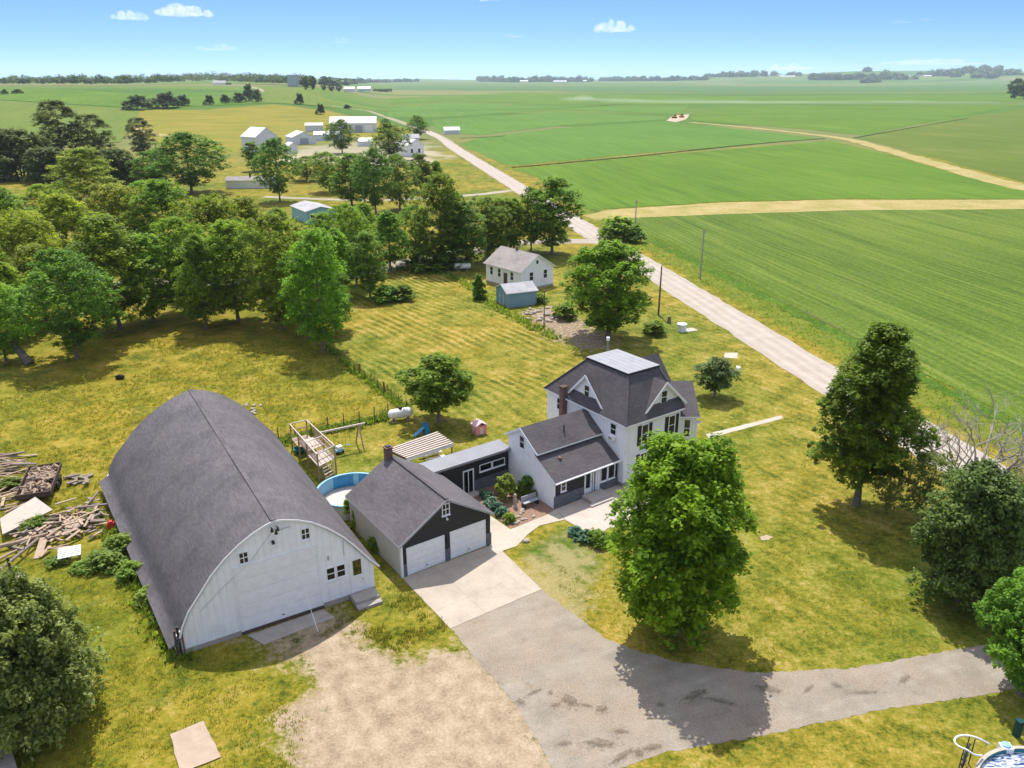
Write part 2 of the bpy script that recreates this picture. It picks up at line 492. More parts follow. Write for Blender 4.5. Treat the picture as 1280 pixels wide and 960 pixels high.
    vor = s.n('ShaderNodeTexVoronoi', {'Vector': s.mapv(co, (.0011, .0045, 0), (0, 0, .2)), 'Scale': 1.0}, feature='F1', distance='CHEBYCHEV')
    patch = s.ramp(s.n('ShaderNodeSeparateXYZ', {0: vor.outputs['Color']}).outputs[0], [(.0, (.060, .125, .016)), (.3, (.085, .155, .018)), (.55, (.12, .165, .022)), (.75, (.10, .150, .03)), (1.0, (.20, .18, .07))])
    patch = s.mix(1.0, patch, s.ramp(s.noise(s.mapv(co, (.006, .02, .01)), 1.0, 5, .65), [(.3, (.8, .85, .8)), (.7, (1.2, 1.12, 1.1))]), 'MULTIPLY')
    base = s.mix(fm, base, patch)
    hgt = s.math('ADD', s.math('MULTIPLY', fine, .6), s.math('MULTIPLY', vf, .4))
    hs = s.n('ShaderNodeHueSaturation', {'Hue': .505, 'Saturation': 1.0, 'Value': .96, 'Color': base})
    s.surf(hs.outputs[0], .95, s.bump(hgt, .75, .10), .1)
ground_material()

def crop_material(name, lo, md, hi, soil=.0, roww=1.0):
    s = N(name); co = s.coord()
    r = s.mapv(co, (1, 1, 1), (0, 0, -RAD(101.3)))          # x runs along the rows
    st = s.noise(s.mapv(r, (.035, 1.1 * roww, .1)), 1.0, 4, .65)
    st2 = s.noise(s.mapv(r, (.010, .22, .1)), 1.0, 4, .6)
    big = s.noise(co, .012, 4, .6)
    fine = s.noise(co, 1.4, 3, .7)
    sep = s.n('ShaderNodeSeparateXYZ', {0: r})
    row = s.math('SINE', s.math('MULTIPLY', s.math('ADD', sep.outputs[1], s.math('MULTIPLY', s.noise(co, .02, 2), 6.0)), 2 * math.pi / 1.52))
    k = s.math('ADD', s.math('MULTIPLY', st, .38), s.math('ADD', s.math('MULTIPLY', st2, .28), s.math('MULTIPLY', big, .24)))
    gr = s.noise(co, 3.6, 3, .75)
    k = s.math('MULTIPLY', k, .62)
    k = s.math('ADD', k, s.math('ADD', s.math('ADD', s.math('MULTIPLY', fine, .20), s.math('MULTIPLY', gr, .24)), s.math('MULTIPLY', row, .013)))
    col = s.ramp(k, [(.435, lo), (.5, md), (.565, hi)])
    dl = s.math('MULTIPLY', s.mrange(s.noise(s.mapv(r, (.018, .75, .1), (0, 0, 0)), 1.3, 3, .6), .60, .70), s.mrange(s.noise(co, .03, 3), .5, .6))
    col = s.mix(s.math('MULTIPLY', dl, .7), col, (.10, .095, .045))
    sm = s.mrange(s.math('ADD', s.math('MULTIPLY', big, 1.0), s.math('MULTIPLY', st, .5)), .88 - soil, 1.12 - soil)
    col = s.mix(s.math('MULTIPLY', sm, .75), col, (.19, .165, .065))
    s.surf(col, .95, s.bump(s.math('ADD', s.math('MULTIPLY', row, .3), fine), .5, .12), .1)
crop_material('row_crop_near', (.050, .086, .008), (.088, .136, .014), (.145, .185, .030), .02)
crop_material('row_crop_mid', (.054, .112, .008), (.082, .155, .010), (.120, .190, .018), -.08)
crop_material('row_crop_right', (.066, .105, .010), (.092, .135, .014), (.14, .165, .026), .05)
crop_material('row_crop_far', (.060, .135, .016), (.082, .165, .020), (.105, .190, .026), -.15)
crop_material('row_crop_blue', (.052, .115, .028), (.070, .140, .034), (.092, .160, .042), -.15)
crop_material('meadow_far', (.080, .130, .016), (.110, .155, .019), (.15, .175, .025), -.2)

def strawmat(name, a, b, cc):
    s = N(name); co = s.coord()
    f = s.noise(co, .12, 5, .7); g = s.noise(co, 1.2, 4, .7)
    k = s.math('ADD', s.math('MULTIPLY', f, .55), s.math('MULTIPLY', g, .45))
    s.surf(s.ramp(k, [(.36, a), (.5, b), (.64, cc)]), .95, s.bump(g, .4, .1), .1)
strawmat('straw_strip', (.20, .20, .045), (.31, .25, .09), (.40, .32, .15))
strawmat('straw_strip_green', (.12, .17, .02), (.24, .23, .05), (.34, .28, .10))
strawmat('verge_green', (.035, .078, .007), (.062, .120, .010), (.12, .17, .02))
strawmat('ditch_grass', (.014, .030, .004), (.024, .048, .006), (.045, .075, .010))

def gravelmat(name, cs, along=0.0, tracks=None, fine=9.0, ruts=False):
    s = N(name); co = s.coord()
    r = s.mapv(co, (1, 1, 1), (0, 0, -RAD(along)))
    st = s.noise(s.mapv(r, (.05, 1.0, 1)), 1.1, 5, .65)
    f = s.noise(co, .5, 5, .65); g = s.noise(co, fine, 4, .75)
    k = s.math('ADD', s.math('MULTIPLY', st, .22), s.math('ADD', s.math('MULTIPLY', f, .40), s.math('MULTIPLY', g, .38)))
    col = s.ramp(k, [(.34, cs[0]), (.5, cs[1]), (.66, cs[2])])
    if tracks:
        bn = s.mrange(s.noise(co, .16, 5, .7), .44, .60)
        col = s.mix(s.math('MULTIPLY', bn, .6), col, s.ramp(g, [(.3, (.20, .145, .098)), (.7, (.36, .285, .21))]))
        sp = s.mrange(s.noise(co, .42, 5, .75), .60, .70)
        col = s.mix(s.math('MULTIPLY', sp, .55), col, tracks)
    if ruts:
        cc = (G(925, 405) + G(905, 394.5)) / 2; ax = (math.sin(RAD(101.3)), -math.cos(RAD(101.3)))
        sp_ = s.n('ShaderNodeSeparateXYZ', {0: co})
        ac = s.math('ADD', s.math('ADD', s.math('MULTIPLY', sp_.outputs[0], ax[0]), s.math('MULTIPLY', sp_.outputs[1], ax[1])), -(cc.x * ax[0] + cc.y * ax[1]))
        ac = s.math('ADD', ac, s.math('MULTIPLY', s.math('SUBTRACT', s.noise(co, .06, 3), .5), 1.6))
        w = s.math('COSINE', s.math('MULTIPLY', ac, 2 * math.pi / 1.75))
        w = s.math('MULTIPLY', w, s.noise(s.mapv(r, (.08, .8, 1)), 1.0, 3))
        col = s.mix(1.0, col, s.ramp(s.math('MULTIPLY_ADD', w, .5, .5), [(.25, (.92, .91, .90)), (.75, (1.04, 1.04, 1.04))]), 'MULTIPLY')
        col = s.mix(s.mrange(s.math('ADD', s.math('ABSOLUTE', ac), s.math('MULTIPLY', s.noise(co, .5, 4, .7), 2.2)), 4.1, 5.3, 0, .7), col, (.21, .19, .08))
    s.surf(col, .95, s.bump(g, .45, .03), .15)
gravelmat('road_gravel', [(.29, .24, .195), (.375, .32, .268), (.455, .395, .34)], 101.3, None, 6.0, True)
gravelmat('drive_gravel', [(.155, .130, .098), (.262, .226, .178), (.375, .325, .262)], 20, (.15, .100, .060))
def mudmat():
    s = N('drive_mud'); g_ = s.coord('UV'); co = s.coord()
    sep = s.n('ShaderNodeVectorMath', {0: g_}, operation='LENGTH').outputs['Value']
    f = s.noise(co, 2.6, 5, .75)
    a = s.mrange(s.math('ADD', s.math('SUBTRACT', 1.0, sep), s.math('MULTIPLY', s.math('SUBTRACT', f, .5), 4.2)), .15, .95, 0, .55)
    col = s.ramp(s.noise(co, 7, 3, .7), [(.35, (.085, .060, .035)), (.65, (.18, .135, .09))])
    p = s.n('ShaderNodeBsdfPrincipled', {'Base Color': col, 'Roughness': .95}); t = s.n('ShaderNodeBsdfTransparent')
    mx = s.n('ShaderNodeMixShader', {0: a, 1: t.outputs[0], 2: p.outputs[0]}); s.t.links.new(mx.outputs[0], s.out.inputs[0]); MATS['drive_mud'] = s.m
mudmat()
gravelmat('bare_soil', [(.25, .19, .11), (.38, .30, .21), (.50, .42, .34)], 20)
gravelmat('lane_gravel', [(.22, .19, .13), (.33, .28, .22), (.42, .36, .29)], 0)

def pavemat(name, c, joint=2.4, rot=35.5, off=(0, 0)):
    s = N(name); co = s.coord()
    r = s.mapv(co, (1, 1, 1), (0, 0, -RAD(rot)))
    sep = s.n('ShaderNodeSeparateXYZ', {0: r})
    f = s.noise(co, .55, 5, .65); g = s.noise(co, 7.0, 3, .7)
    k = s.math('ADD', s.math('MULTIPLY', f, .6), s.math('MULTIPLY', g, .4))
    col = s.ramp(k, [(.34, sc3(c, .80)), (.5, c), (.66, sc3(c, 1.15))])
    for i in (0, 1):
        x = s.math('FRACT', s.math('ADD', s.math('DIVIDE', sep.outputs[i], joint), off[i]))
        col = s.mix(1.0, col, s.mrange(s.math('ABSOLUTE', s.math('SUBTRACT', x, .5)), .003, .008, .82, 1.0), 'MULTIPLY')
    s.surf(col, .9, s.bump(g, .2, .02), .15)
pavemat('driveway_concrete', (.405, .340, .270), 3.7)
pavemat('walk_concrete', (.44, .378, .305), 1.3)
pavemat('patio_concrete', (.45, .38, .325), 2.6, 20)

def ragged(poly, step, amp, seed=0, keep=None):
    """outline resampled and roughened like a worn edge"""
    rnd = random.Random(seed); out = []
    n = len(poly)
    for i in range(n):
        a, b = Vector(poly[i]), Vector(poly[(i + 1) % n])
        d = b - a; L = d.length
        if keep and i in keep: out.append(a); continue
        k = max(1, int(L / step)); nr = Vector((-d.y, d.x, 0)).normalized()
        for j in range(k):
            p = a + d * (j / k)
            w = mnoise.noise(p * .5 / step + Vector((seed * 3.1, 0, 0))) * amp * .8 + rnd.uniform(-.6, .6) * amp
            if j == 0: w *= .4
            out.append(p + nr * w)
    return out

def sheet(name, poly, z, mat, step=None, amp=.1, seed=0, keep=None, kind='structure', label=None, cat=None):
    pts = [Vector((p[0], p[1], 0)) for p in poly]
    if step: pts = ragged(pts, step, amp, seed, keep)
    mb = MB(); pts = [(p.x, p.y, z) for p in pts]
    a = sum(pts[i][0] * pts[(i + 1) % len(pts)][1] - pts[(i + 1) % len(pts)][0] * pts[i][1] for i in range(len(pts)))
    if a < 0: pts.reverse()
    mb.poly(pts, mat)
    o = mb.build(name); return tag(o, label, cat, None, kind)

def smooth_line(pts, step):
    P = [Vector(p) for p in pts]; out = []
    for i in range(len(P) - 1):
        p0, p1, p2, p3 = P[max(i - 1, 0)], P[i], P[i + 1], P[min(i + 2, len(P) - 1)]
        n = max(1, int((p2 - p1).length / step))
        for j in range(n):
            t = j / n
            out.append(.5 * ((2 * p1) + (p2 - p0) * t + (2 * p0 - 5 * p1 + 4 * p2 - p3) * t * t + (3 * p1 - p0 - 3 * p2 + p3) * t ** 3))
    out.append(P[-1]); return out

def ribbon(name, pts, width, z, mat, amp=.12, step=.8, seed=1, kind='structure', flat=True, cols=2):
    rnd = random.Random(seed); line = smooth_line(pts, step); mb = MB(); vs, fs = [], []
    for i, p in enumerate(line):
        d = line[min(i + 1, len(line) - 1)] - line[max(i - 1, 0)]; d.z = 0; d.normalize()
        nr = Vector((-d.y, d.x, 0)); w = width(i / (len(line) - 1)) if callable(width) else width
        for k in range(cols):
            off = (k / (cols - 1) - .5) * w
            if k in (0, cols - 1): off += rnd.uniform(-amp, amp) + mnoise.noise(p * .3 + Vector((k * 9, seed, 0))) * amp * 1.5
            q = p + nr * off
            vs.append((q.x, q.y, float(terr(q.x, q.y)) + z))
    for i in range(len(line) - 1):
        for k in range(cols - 1):
            a = i * cols + k
            fs.append((a + 1, a, a + cols, a + cols + 1))
    mb.raw(vs, fs, mat)
    return tag(mb.build(name), kind=kind)

def patch(name, corners, z, mat, n=24, kind='structure', amp=0.0):
    """four-cornered field draped on the land"""
    A, B, D, E = [Vector(c) for c in corners]; vs, fs = [], []
    for j in range(n + 1):
        for i in range(n + 1):
            s_, t_ = i / n, j / n
            p = (A * (1 - s_) + B * s_) * (1 - t_) + (E * (1 - s_) + D * s_) * t_
            if amp: p = p + Vector((mnoise.noise(p * .02), mnoise.noise(p * .02 + Vector((5, 5, 5))), 0)) * amp
            vs.append((p.x, p.y, float(terr(p.x, p.y)) + z))
    for j in range(n):
        for i in range(n):
            a = j * (n + 1) + i; fs.append((a, a + 1, a + n + 2, a + n + 1))
    mb = MB(); mb.raw(vs, fs, mat)
    o = mb.build(name)
    if o.data.polygons[0].normal.z < 0: o.data.flip_normals()
    return tag(o, kind=kind)

# ---- gravel road past the house, straight over the plain, then up the hill
ROADL = G(900, 413); ROADR = G(900, 378)
RDIR = Vector((math.cos(RAD(101.3)), math.sin(RAD(101.3)), 0)); RN = Vector((RDIR.y, -RDIR.x, 0))
RC = (G(925, 405) + G(905, 394.5)) / 2
ROADW = abs((ROADR - ROADL).dot(RN))
def on_road(t, off=0.0): return RC + RDIR * t + RN * off
road_pts = [on_road(-150), on_road(-60), on_road(0), on_road(60), on_road(160), on_road(300), on_road(430)] + [G(468, 141), G(440, 136), G(405, 130), G(380, 125), G(350, 118), G(325, 112), G(300, 106), G(270, 104)]
build_ground()
ribbon('gravel_road', road_pts, lambda t: ROADW if t < .4 else ROADW * 1.25, .03, 'road_gravel', .22, 2.5, 3, cols=4)
# lane that leaves the road and runs behind the grove
ribbon('farm_lane', [on_road(62, -2), G(660, 303), G(620, 308), G(560, 318), G(500, 330), G(440, 345), G(330, 352), G(205, 352), G(100, 360), G(-60, 372)], 5.0, .02, 'lane_gravel', .3, 2.0, 5)
ribbon('farm_track', [G(640, 238), G(600, 243), G(560, 246), G(505, 249), G(440, 250), G(330, 246)], 3.4, .02, 'lane_gravel', .3, 3.0, 6)
ribbon('far_farm_track', [G(60, 136), G(130, 148), G(165, 160), G(215, 172)], 6.0, .12, 'straw_strip', .5, 10, 7)

# ---- crop fields on the plain to the right
def fieldpoly(name, pts, mat, z=.05, step=4.0, amp=.35, seed=1):
    return sheet(name, pts, z, mat, step, amp, seed)
VE = lambda t, o=11.5: on_road(t, ROADW / 2 + o)
s1a, s1b = G(756, 268), G(1290, 259)
fieldpoly('crop_field', [VE(-95, 9), VE(-40, 9), VE(0, 9), VE(70, 8), G(752, 274), G(900, 268), G(1060, 263), G(1290, 261.5), G(1500, 262), G(1900, 300), G(2600, 520), G(1900, 700)], 'row_crop_near', .06, 3, .3, 2)
fieldpoly('straw_strip', [G(728, 270), G(760, 262.5), G(900, 253.5), G(1040, 250), G(1290, 250), G(1500, 251), G(1500, 264), G(1290, 262.5), G(1060, 264), G(900, 269), G(790, 273), G(745, 276)], 'straw_strip', .05, 2.5, .5, 3)
fieldpoly('crop_field', [G(672, 222), G(640, 211.5), G(800, 196), G(1040, 176), G(1120, 196), G(1200, 219), G(1300, 242.5), G(1500, 251), G(1290, 249), G(1040, 249), G(900, 252.5), G(760, 261), G(735, 262)], 'row_crop_mid', .06, 4, .4, 4)
ribbon('straw_strip', [G(1420, 255), G(1280, 235), G(1180, 208), G(1120, 191), G(1060, 174.5), G(1000, 166.5), G(930, 159), G(862, 153)], lambda t: 10 - 3.5 * t, .09, 'straw_strip', .6, 6, 8)
fieldpoly('crop_field', [G(1072, 173), G(1110, 165), G(1210, 146), G(1300, 134), G(1500, 140), G(1500, 238), G(1290, 231), G(1180, 200), G(1110, 182)], 'row_crop_right', .06, 6, .5, 5)
fieldpoly('crop_field', [G(628, 205), G(575, 180), G(600, 172), G(700, 160), G(830, 152), G(870, 155.5), G(1000, 170), G(1030, 173.5), G(800, 192), G(640, 207)], 'row_crop_far', .06, 6, .5, 6)
fieldpoly('crop_field', [G(545, 165), G(540, 150), G(700, 140), G(835, 146), G(830, 150), G(700, 157), G(600, 169)], 'row_crop_far', .10, 10, .6, 7)
fieldpoly('crop_field', [G(870, 151), G(860, 146), G(900, 134), G(1100, 132), G(1280, 131), G(1210, 143), G(1080, 169), G(1010, 162)], 'row_crop_mid', .10, 10, .6, 8)
fieldpoly('crop_field', [G(480, 146), G(470, 136), G(560, 128), G(700, 134), G(860, 133), G(850, 143), G(700, 137), G(545, 147)], 'row_crop_far', .12, 14, .6, 9)
fieldpoly('crop_field', [G(420, 126), G(440, 118), G(640, 116), G(900, 120), G(1300, 118), G(1300, 126), G(1000, 130), G(700, 131), G(560, 126), G(480, 131)], 'row_crop_mid', .14, 20, .6, 10)
fieldpoly('crop_field', [G(480, 112), G(500, 107.5), G(900, 107.5), G(1400, 107), G(1400, 113), G(900, 116), G(640, 113.5)], 'row_crop_blue', .2, 60, .6, 11)
fieldpoly('straw_patch', [G(833, 151), G(842, 144), G(862, 143), G(858, 149), G(845, 153)], 'excavated_soil', .12, 4, 1.0, 12)
# dark grassy ditches between the fields
ribbon('ditch', [G(640, 209.5), G(720, 202.5), G(800, 195), G(900, 184.5), G(980, 177), G(1032, 173.2)], 2.2, .16, 'ditch_grass', .35, 3, 13)
ribbon('ditch', [G(1068, 172.5), G(1110, 165), G(1150, 158), G(1210, 148)], 1.8, .16, 'ditch_grass', .3, 6, 14)
ribbon('ditch', [G(575, 173), G(610, 171.5), G(632, 170)], 2.0, .16, 'ditch_grass', .3, 4, 15)
ribbon('ditch', [G(470, 138), G(600, 138), G(700, 135.5), G(770, 131)], 3.5, .2, 'ditch_grass', .5, 20, 16)
ribbon('ditch', [G(1000, 131), G(1100, 132.5), G(1280, 133)], 3.0, .2, 'ditch_grass', .5, 20, 17)
ribbon('ditch', [VE(-90, 8), VE(-40, 8), VE(0, 8), VE(60, 7), VE(120, 7)], 2.6, .03, 'verge_green', .7, .5, 18)
# left hillside fields
patch('meadow', [G(-60, 190), G(150, 178), G(175, 137), G(-60, 122)], .25, 'meadow_far', 40)
patch('meadow', [G(-60, 121), G(180, 136), G(330, 129), G(-60, 110)], .25, 'row_crop_mid', 40)
patch('meadow', [G(330, 128.5), G(420, 136), G(395, 112), G(330, 110)], .3, 'meadow_far', 30)

# ---- drive, concrete apron, walk, patio
APRON = [G(*q) for q in [(503, 723), (563, 786), (677, 737), (628, 689), (613, 682)]]
sheet('gravel_driveway', [G(*q) for q in [(563, 785), (620, 761), (676, 737), (718, 768), (758, 799), (800, 815), (850, 828), (940, 841), (1060, 836), (1215, 809), (1320, 793), (1500, 765), (1500, 825), (1320, 850), (1240, 867), (1100, 888), (960, 918), (830, 941), (765, 965), (740, 1040), (700, 1060), (694, 965), (648, 885), (600, 830)]], .012, 'drive_gravel', .22, .11, 21, keep=[0, 1])
for i_, (u_, v_, a_, b_) in enumerate([(650, 878, .35, .25), (667, 866, .5, .28), (688, 866, .2, .2), (694, 882, .7, .35), (712, 877, .45, .45), (733, 882, .35, .25), (752, 887, .7, .25), (776, 915, .8, .3), (748, 930, .8, .28), (776, 947, 1.0, .35), (798, 942, .6, .25), (815, 935, .8, .4), (868, 870, .8, .25), (900, 877, 1.1, .35), (826, 882, .5, .2), (705, 930, .5, .3), (960, 862, .7, .25), (1010, 862, .9, .22), (1045, 857, .6, .2), (1080, 866, .8, .22), (1130, 850, .6, .18)]):
 c_ = G(u_, v_); q_ = MB().poly([(-1.2, -1.2, 0), (1.2, -1.2, 0), (1.2, 1.2, 0), (-1.2, 1.2, 0)], 'drive_mud').build('mud_patch', None, False, (c_.x, c_.y, .016 + .0035 * i_), .25 + .5 * math.sin(i_ * 2.3)); q_.scale = (a_ * (1.1 + .5 * math.sin(i_ * 1.7)), b_ * (1.5 + .6 * math.cos(i_ * 3.1)), 1); tag(q_, kind='structure')
sheet('concrete_apron', APRON, .03, 'driveway_concrete', .8, .03, 22, keep=[4])
sheet('walkway', [G(*q) for q in [(612, 691), (613, 645), (638, 662), (683, 644), (694, 637), (706, 650), (675, 657), (660, 668), (646, 683), (628, 689)]], .034, 'walk_concrete', .6, .03, 23)
sheet('patio', [G(*q) for q in [(694, 637), (724, 625), (768, 606), (830, 600), (820, 655), (760, 660), (745, 672), (707, 650)]], .026, 'patio_concrete', .6, .06, 24)
sheet('front_walk', [G(*q) for q in [(882, 543), (976, 519.5), (979, 523), (886, 548)]], .02, 'walk_concrete', .7, .06, 25)
sheet('road_culvert_walk', [G(*q) for q in [(906, 441), (922, 441), (922, 448), (905, 447)]], .02, 'walk_concrete', .7, .08, 26)
sheet('garden_bed', [G(*q) for q in [(592, 622), (600, 600), (640, 583), (692, 637), (683, 644), (638, 661), (614, 641)]], .02, 'mulch', .5, .06, 27)
sheet('bare_patch', [G(*q) for q in [(949, 671), (958, 668.5), (966, 671), (962, 675), (953, 675.5)]], .012, 'bare_soil', .14, .10, 28)
# ================================================================== BUILDINGS
def window(parent, face, a0, a1, z0, z1, pos, frame='white_trim', fw=.07, bars=(0, 1), glass='window_glass', name='window', sill=True):
    """window with frame, panes and glazing bars on a wall; face: 'y-' (wall plane y=pos looking to -y), 'x-', 'x+', 'y+'"""
    ax = face[0]; sg = -1 if face[1] == '-' else 1
    def bx(mb, p0, p1, q0, q1, d0, d1, m):
        lo, hi = sorted((pos + sg * d0, pos + sg * d1))
        if ax == 'y': mb.box(p0, p1, lo, hi, q0, q1, m)
        else: mb.box(lo, hi, p0, p1, q0, q1, m)
    w = MB()
    bx(w, a0 - fw, a1 + fw, z1, z1 + fw, .0, .06, frame); bx(w, a0 - fw, a1 + fw, z0 - fw, z0, .0, .06, frame)
    bx(w, a0 - fw, a0, z0, z1, .0, .06, frame); bx(w, a1, a1 + fw, z0, z1, .0, .06, frame)
    for i in range(bars[0]):
        c = a0 + (a1 - a0) * (i + 1) / (bars[0] + 1); bx(w, c - .022, c + .022, z0, z1, .012, .045, frame)
    for i in range(bars[1]):
        c = z0 + (z1 - z0) * (i + 1) / (bars[1] + 1); bx(w, a0, a1, c - .025, c + .025, .012, .047, frame)
    f = w.build(name, parent)
    g = MB(); bx(g, a0, a1, z0, z1, .0, .015, glass); g.build('pane', f)
    if sill:
        q = MB(); bx(q, a0 - fw - .04, a1 + fw + .04, z0 - fw - .05, z0 - fw - .002, .0, .11, frame); q.build('sill', f)
    return f

def panel_door(parent, a0, a1, z0, z1, y, rows=4, cols=4, m='weathered_white', name='garage_door'):
    """sectional door standing in a wall plane that looks to -y"""
    mb = MB(); h = (z1 - z0) / rows
    mb.box(a0, a1, y - .02, y, z0, z1, m)
    for r in range(rows):
        mb.box(a0 + .01, a1 - .01, y - .045, y - .02, z0 + r * h + .012, z0 + (r + 1) * h - .012, m)
        w = (a1 - a0) / cols
        for c in range(cols):
            mb.box(a0 + c * w + .1, a0 + (c + 1) * w - .1, y - .056, y - .045, z0 + r * h + .09, z0 + (r + 1) * h - .09, m)
    d = mb.build(name, parent)
    t = MB(); t.box(a0 - .1, a0, y - .06, y, z0, z1 + .1, 'white_trim'); t.box(a1, a1 + .1, y - .06, y, z0, z1 + .1, 'white_trim'); t.box(a0, a1, y - .06, y, z1, z1 + .1, 'white_trim')
    t.build('door_frame', d)
    hd = MB(); c = (a0 + a1) / 2; hd.box(c - .08, c + .08, y - .09, y - .056, z0 + .3, z0 + .35, 'dark_metal'); hd.build('handle', d)
    return d

def gable_building(name, label, cat, O, rz, W, D, eave, ridge, along='x', wall='farm_white_metal', roof='white_metal_roof', over=.25, group=None, base=None):
    """plain gabled building; along = direction of the ridge"""
    t = thing(name, label, cat, O, rz, group)
    w = MB()
    if along == 'x':
        w.prism([(0, 0), (D, 0), (D, eave), (D / 2, ridge), (0, eave)], 0, W, wall, 'x')
        k = (ridge - eave) / (D / 2)
        r = MB()
        r.slab([(-over, -over, eave - over * k + .04), (W + over, -over, eave - over * k + .04), (W + over, D / 2, ridge + .04), (-over, D / 2, ridge + .04)], .1, roof, 'white_trim')
        r.slab([(-over, D / 2, ridge + .04), (W + over, D / 2, ridge + .04), (W + over, D + over, eave - over * k + .04), (-over, D + over, eave - over * k + .04)], .1, roof, 'white_trim')
    else:
        w.prism([(0, 0), (W, 0), (W, eave), (W / 2, ridge), (0, eave)], 0, D, wall, 'y')
        k = (ridge - eave) / (W / 2)
        r = MB()
        r.slab([(-over, -over, eave - over * k + .04), (W / 2, -over, ridge + .04), (W / 2, D + over, ridge + .04), (-over, D + over, eave - over * k + .04)], .1, roof, 'white_trim')
        r.slab([(W / 2, -over, ridge + .04), (W + over, -over, eave - over * k + .04), (W + over, D + over, eave - over * k + .04), (W / 2, D + over, ridge + .04)], .1, roof, 'white_trim')
    w.build('wall', t); r.build('roof', t)
    if base:
        b = MB(); b.box(-.03, W + .03, -.03, D + .03, 0, base, 'old_concrete'); b.build('foundation', t)
    return t

def vent_pipe(parent, x, y, z0, z1, r=.06):
    MB().tube((x, y, z0), (x, y, z1), r, r, 'dark_metal', 8).build('vent_pipe', parent)

# ---------------------------------------------------------------- arched barn
def build_barn():
    O = G(222, 820); th = 31.3; L = 25.6; Wd = 12.9
    t = thing('arched_barn', 'large barn with rounded grey shingle roof and white front with big overhead door', 'barn', O, RAD(th))
    prof = [(-.42, .80), (.04, 1.00), (.28, 1.35), (.50, 2.0), (.98, 2.95), (1.85, 4.05), (2.55, 4.96), (3.4, 5.80), (4.45, 6.58), (5.3, 7.06), (6.05, 7.36), (6.62, 7.52),
            (7.2, 7.42), (8.1, 7.12), (8.96, 6.70), (9.95, 5.95), (10.94, 4.98), (11.6, 4.14), (12.2, 3.30), (12.75, 2.55), (13.25, 1.95)]
    inner = [(0.0, 0.0), (0.0, 1.25)] + [(x + (.10 if x < 6.5 else -.10), z - .10) for x, z in prof[3:-2]] + [(12.88, 2.15), (12.88, 0)]
    w = MB(); w.prism(inner, 0, .2, 'white_board_siding'); w.build('front_wall', t)
    w = MB(); w.prism([(x + (.16 if x < 2 else 0) - 1.25 * max(0, (6.6 - x) / 6.9), z) for x, z in inner], L - .2, L, 'white_board_siding'); w.build('back_wall', t)
    w = MB(); w.prism([(0, .2), (.2, .2), (-1.0, L - .2), (-1.2, L - .2)], 0, .55, 'weathered_white', 'z'); w.build('side_wall', t); w = MB(); w.box(12.68, 12.88, .2, L - .2, 0, 2.1, 'block_wall'); w.build('side_wall', t)
    # roof shell: smooth arch, slightly proud of the front
    r = MB(); ys = [-.14] + [i * L / 22 for i in range(1, 22)] + [L + .14]
    vs, fs = [], []; n = len(prof)
    for j, y in enumerate(ys):
        for i, (x, z) in enumerate(prof):
            sag = .05 * mnoise.noise(Vector((x * .25, y * .22, 3)))
            vs.append((x - 1.3 * y / L * max(0, (6.6 - x) / 6.9), y, z + sag))
    m = len(vs)
    for j, y in enumerate(ys):
        for i, (x, z) in enumerate(prof): vs.append((x + (.09 if x < 6.6 else -.09) - 1.3 * y / L * max(0, (6.6 - x) / 6.9), y, z - .1))
    for j in range(len(ys) - 1):
        for i in range(n - 1):
            a = j * n + i
            fs.append((a, a + n, a + n + 1, a + 1)); fs.append((m + a, m + a + 1, m + a + n + 1, m + a + n))
    for i in range(n - 1):
        fs.append((i, i + 1, m + i + 1, m + i)); b = (len(ys) - 1) * n + i; fs.append((b + 1, b, m + b, m + b + 1))
    for j in range(len(ys) - 1):
        a = j * n; fs.append((a + n, a, m + a, m + a + n)); b = a + n - 1; fs.append((b, b + n, m + b + n, m + b))
    r.raw(vs, fs, 'purple_grey_shingles'); ro = r.build('roof', t, smooth=True)
    # running UV over the arch so the courses do not break
    uv = ro.data.uv_layers[0].data; cum = [0]
    for i in range(n - 1): cum.append(cum[-1] + math.dist(prof[i], prof[i + 1]))
    for li, lp in enumerate(ro.data.loops):
        k = lp.vertex_index % m; uv[li].uv = (ys[k // n], cum[k % n])
    mod = ro.modifiers.new('edge', 'EDGE_SPLIT'); mod.split_angle = RAD(50)
    rc = MB(); rc.beam((6.62, -.15, 7.55), (6.62, L + .15, 7.53), .3, .05, 'purple_grey_shingles'); rc.build('ridge_cap', t)
    tr = MB()
    for i in range(2, n - 1): tr.beam((prof[i][0], -.16, prof[i][1] - .05), (prof[i + 1][0], -.16, prof[i + 1][1] - .05), .03, .12, 'white_trim')
    tr.build('fascia', t)
    MB().box(-.04, 3.85, -.05, .0, 0, .32, 'old_concrete').build('foundation', t); MB().box(9.25, 12.9, -.05, .0, 0, .36, 'old_concrete').build('foundation', t)
    panel_door(t, 4.0, 9.1, .22, 4.86, 0, 5, 6, name='overhead_door')
    sillb = MB(); sillb.box(3.86, 9.24, -.1, 0, 0, .2, 'dark_wood'); sillb.build('door_sill', t)
    window(t, 'y-', 4.36, 4.84, 5.1, 5.82, 0, 'weathered_white', .05, (1, 1))
    window(t, 'y-', 8.28, 8.76, 5.55, 6.27, 0, 'weathered_white', .05, (1, 1))
    window(t, 'y-', 9.65, 10.15, 2.0, 2.86, 0, 'weathered_white', .06, (0, 1))
    window(t, 'y-', 10.34, 10.86, 2.0, 2.86, 0, 'weathered_white', .06, (0, 1))
    d = MB(); d.box(11.3, 12.12, -.05, 0, .42, 3.02, 'weathered_white'); d.box(11.2, 11.3, -.07, 0, .42, 3.1, 'white_trim'); d.box(12.12, 12.22, -.07, 0, .42, 3.1, 'white_trim'); d.box(11.3, 12.12, -.07, 0, 3.02, 3.1, 'white_trim')
    dd = d.build('door', t)
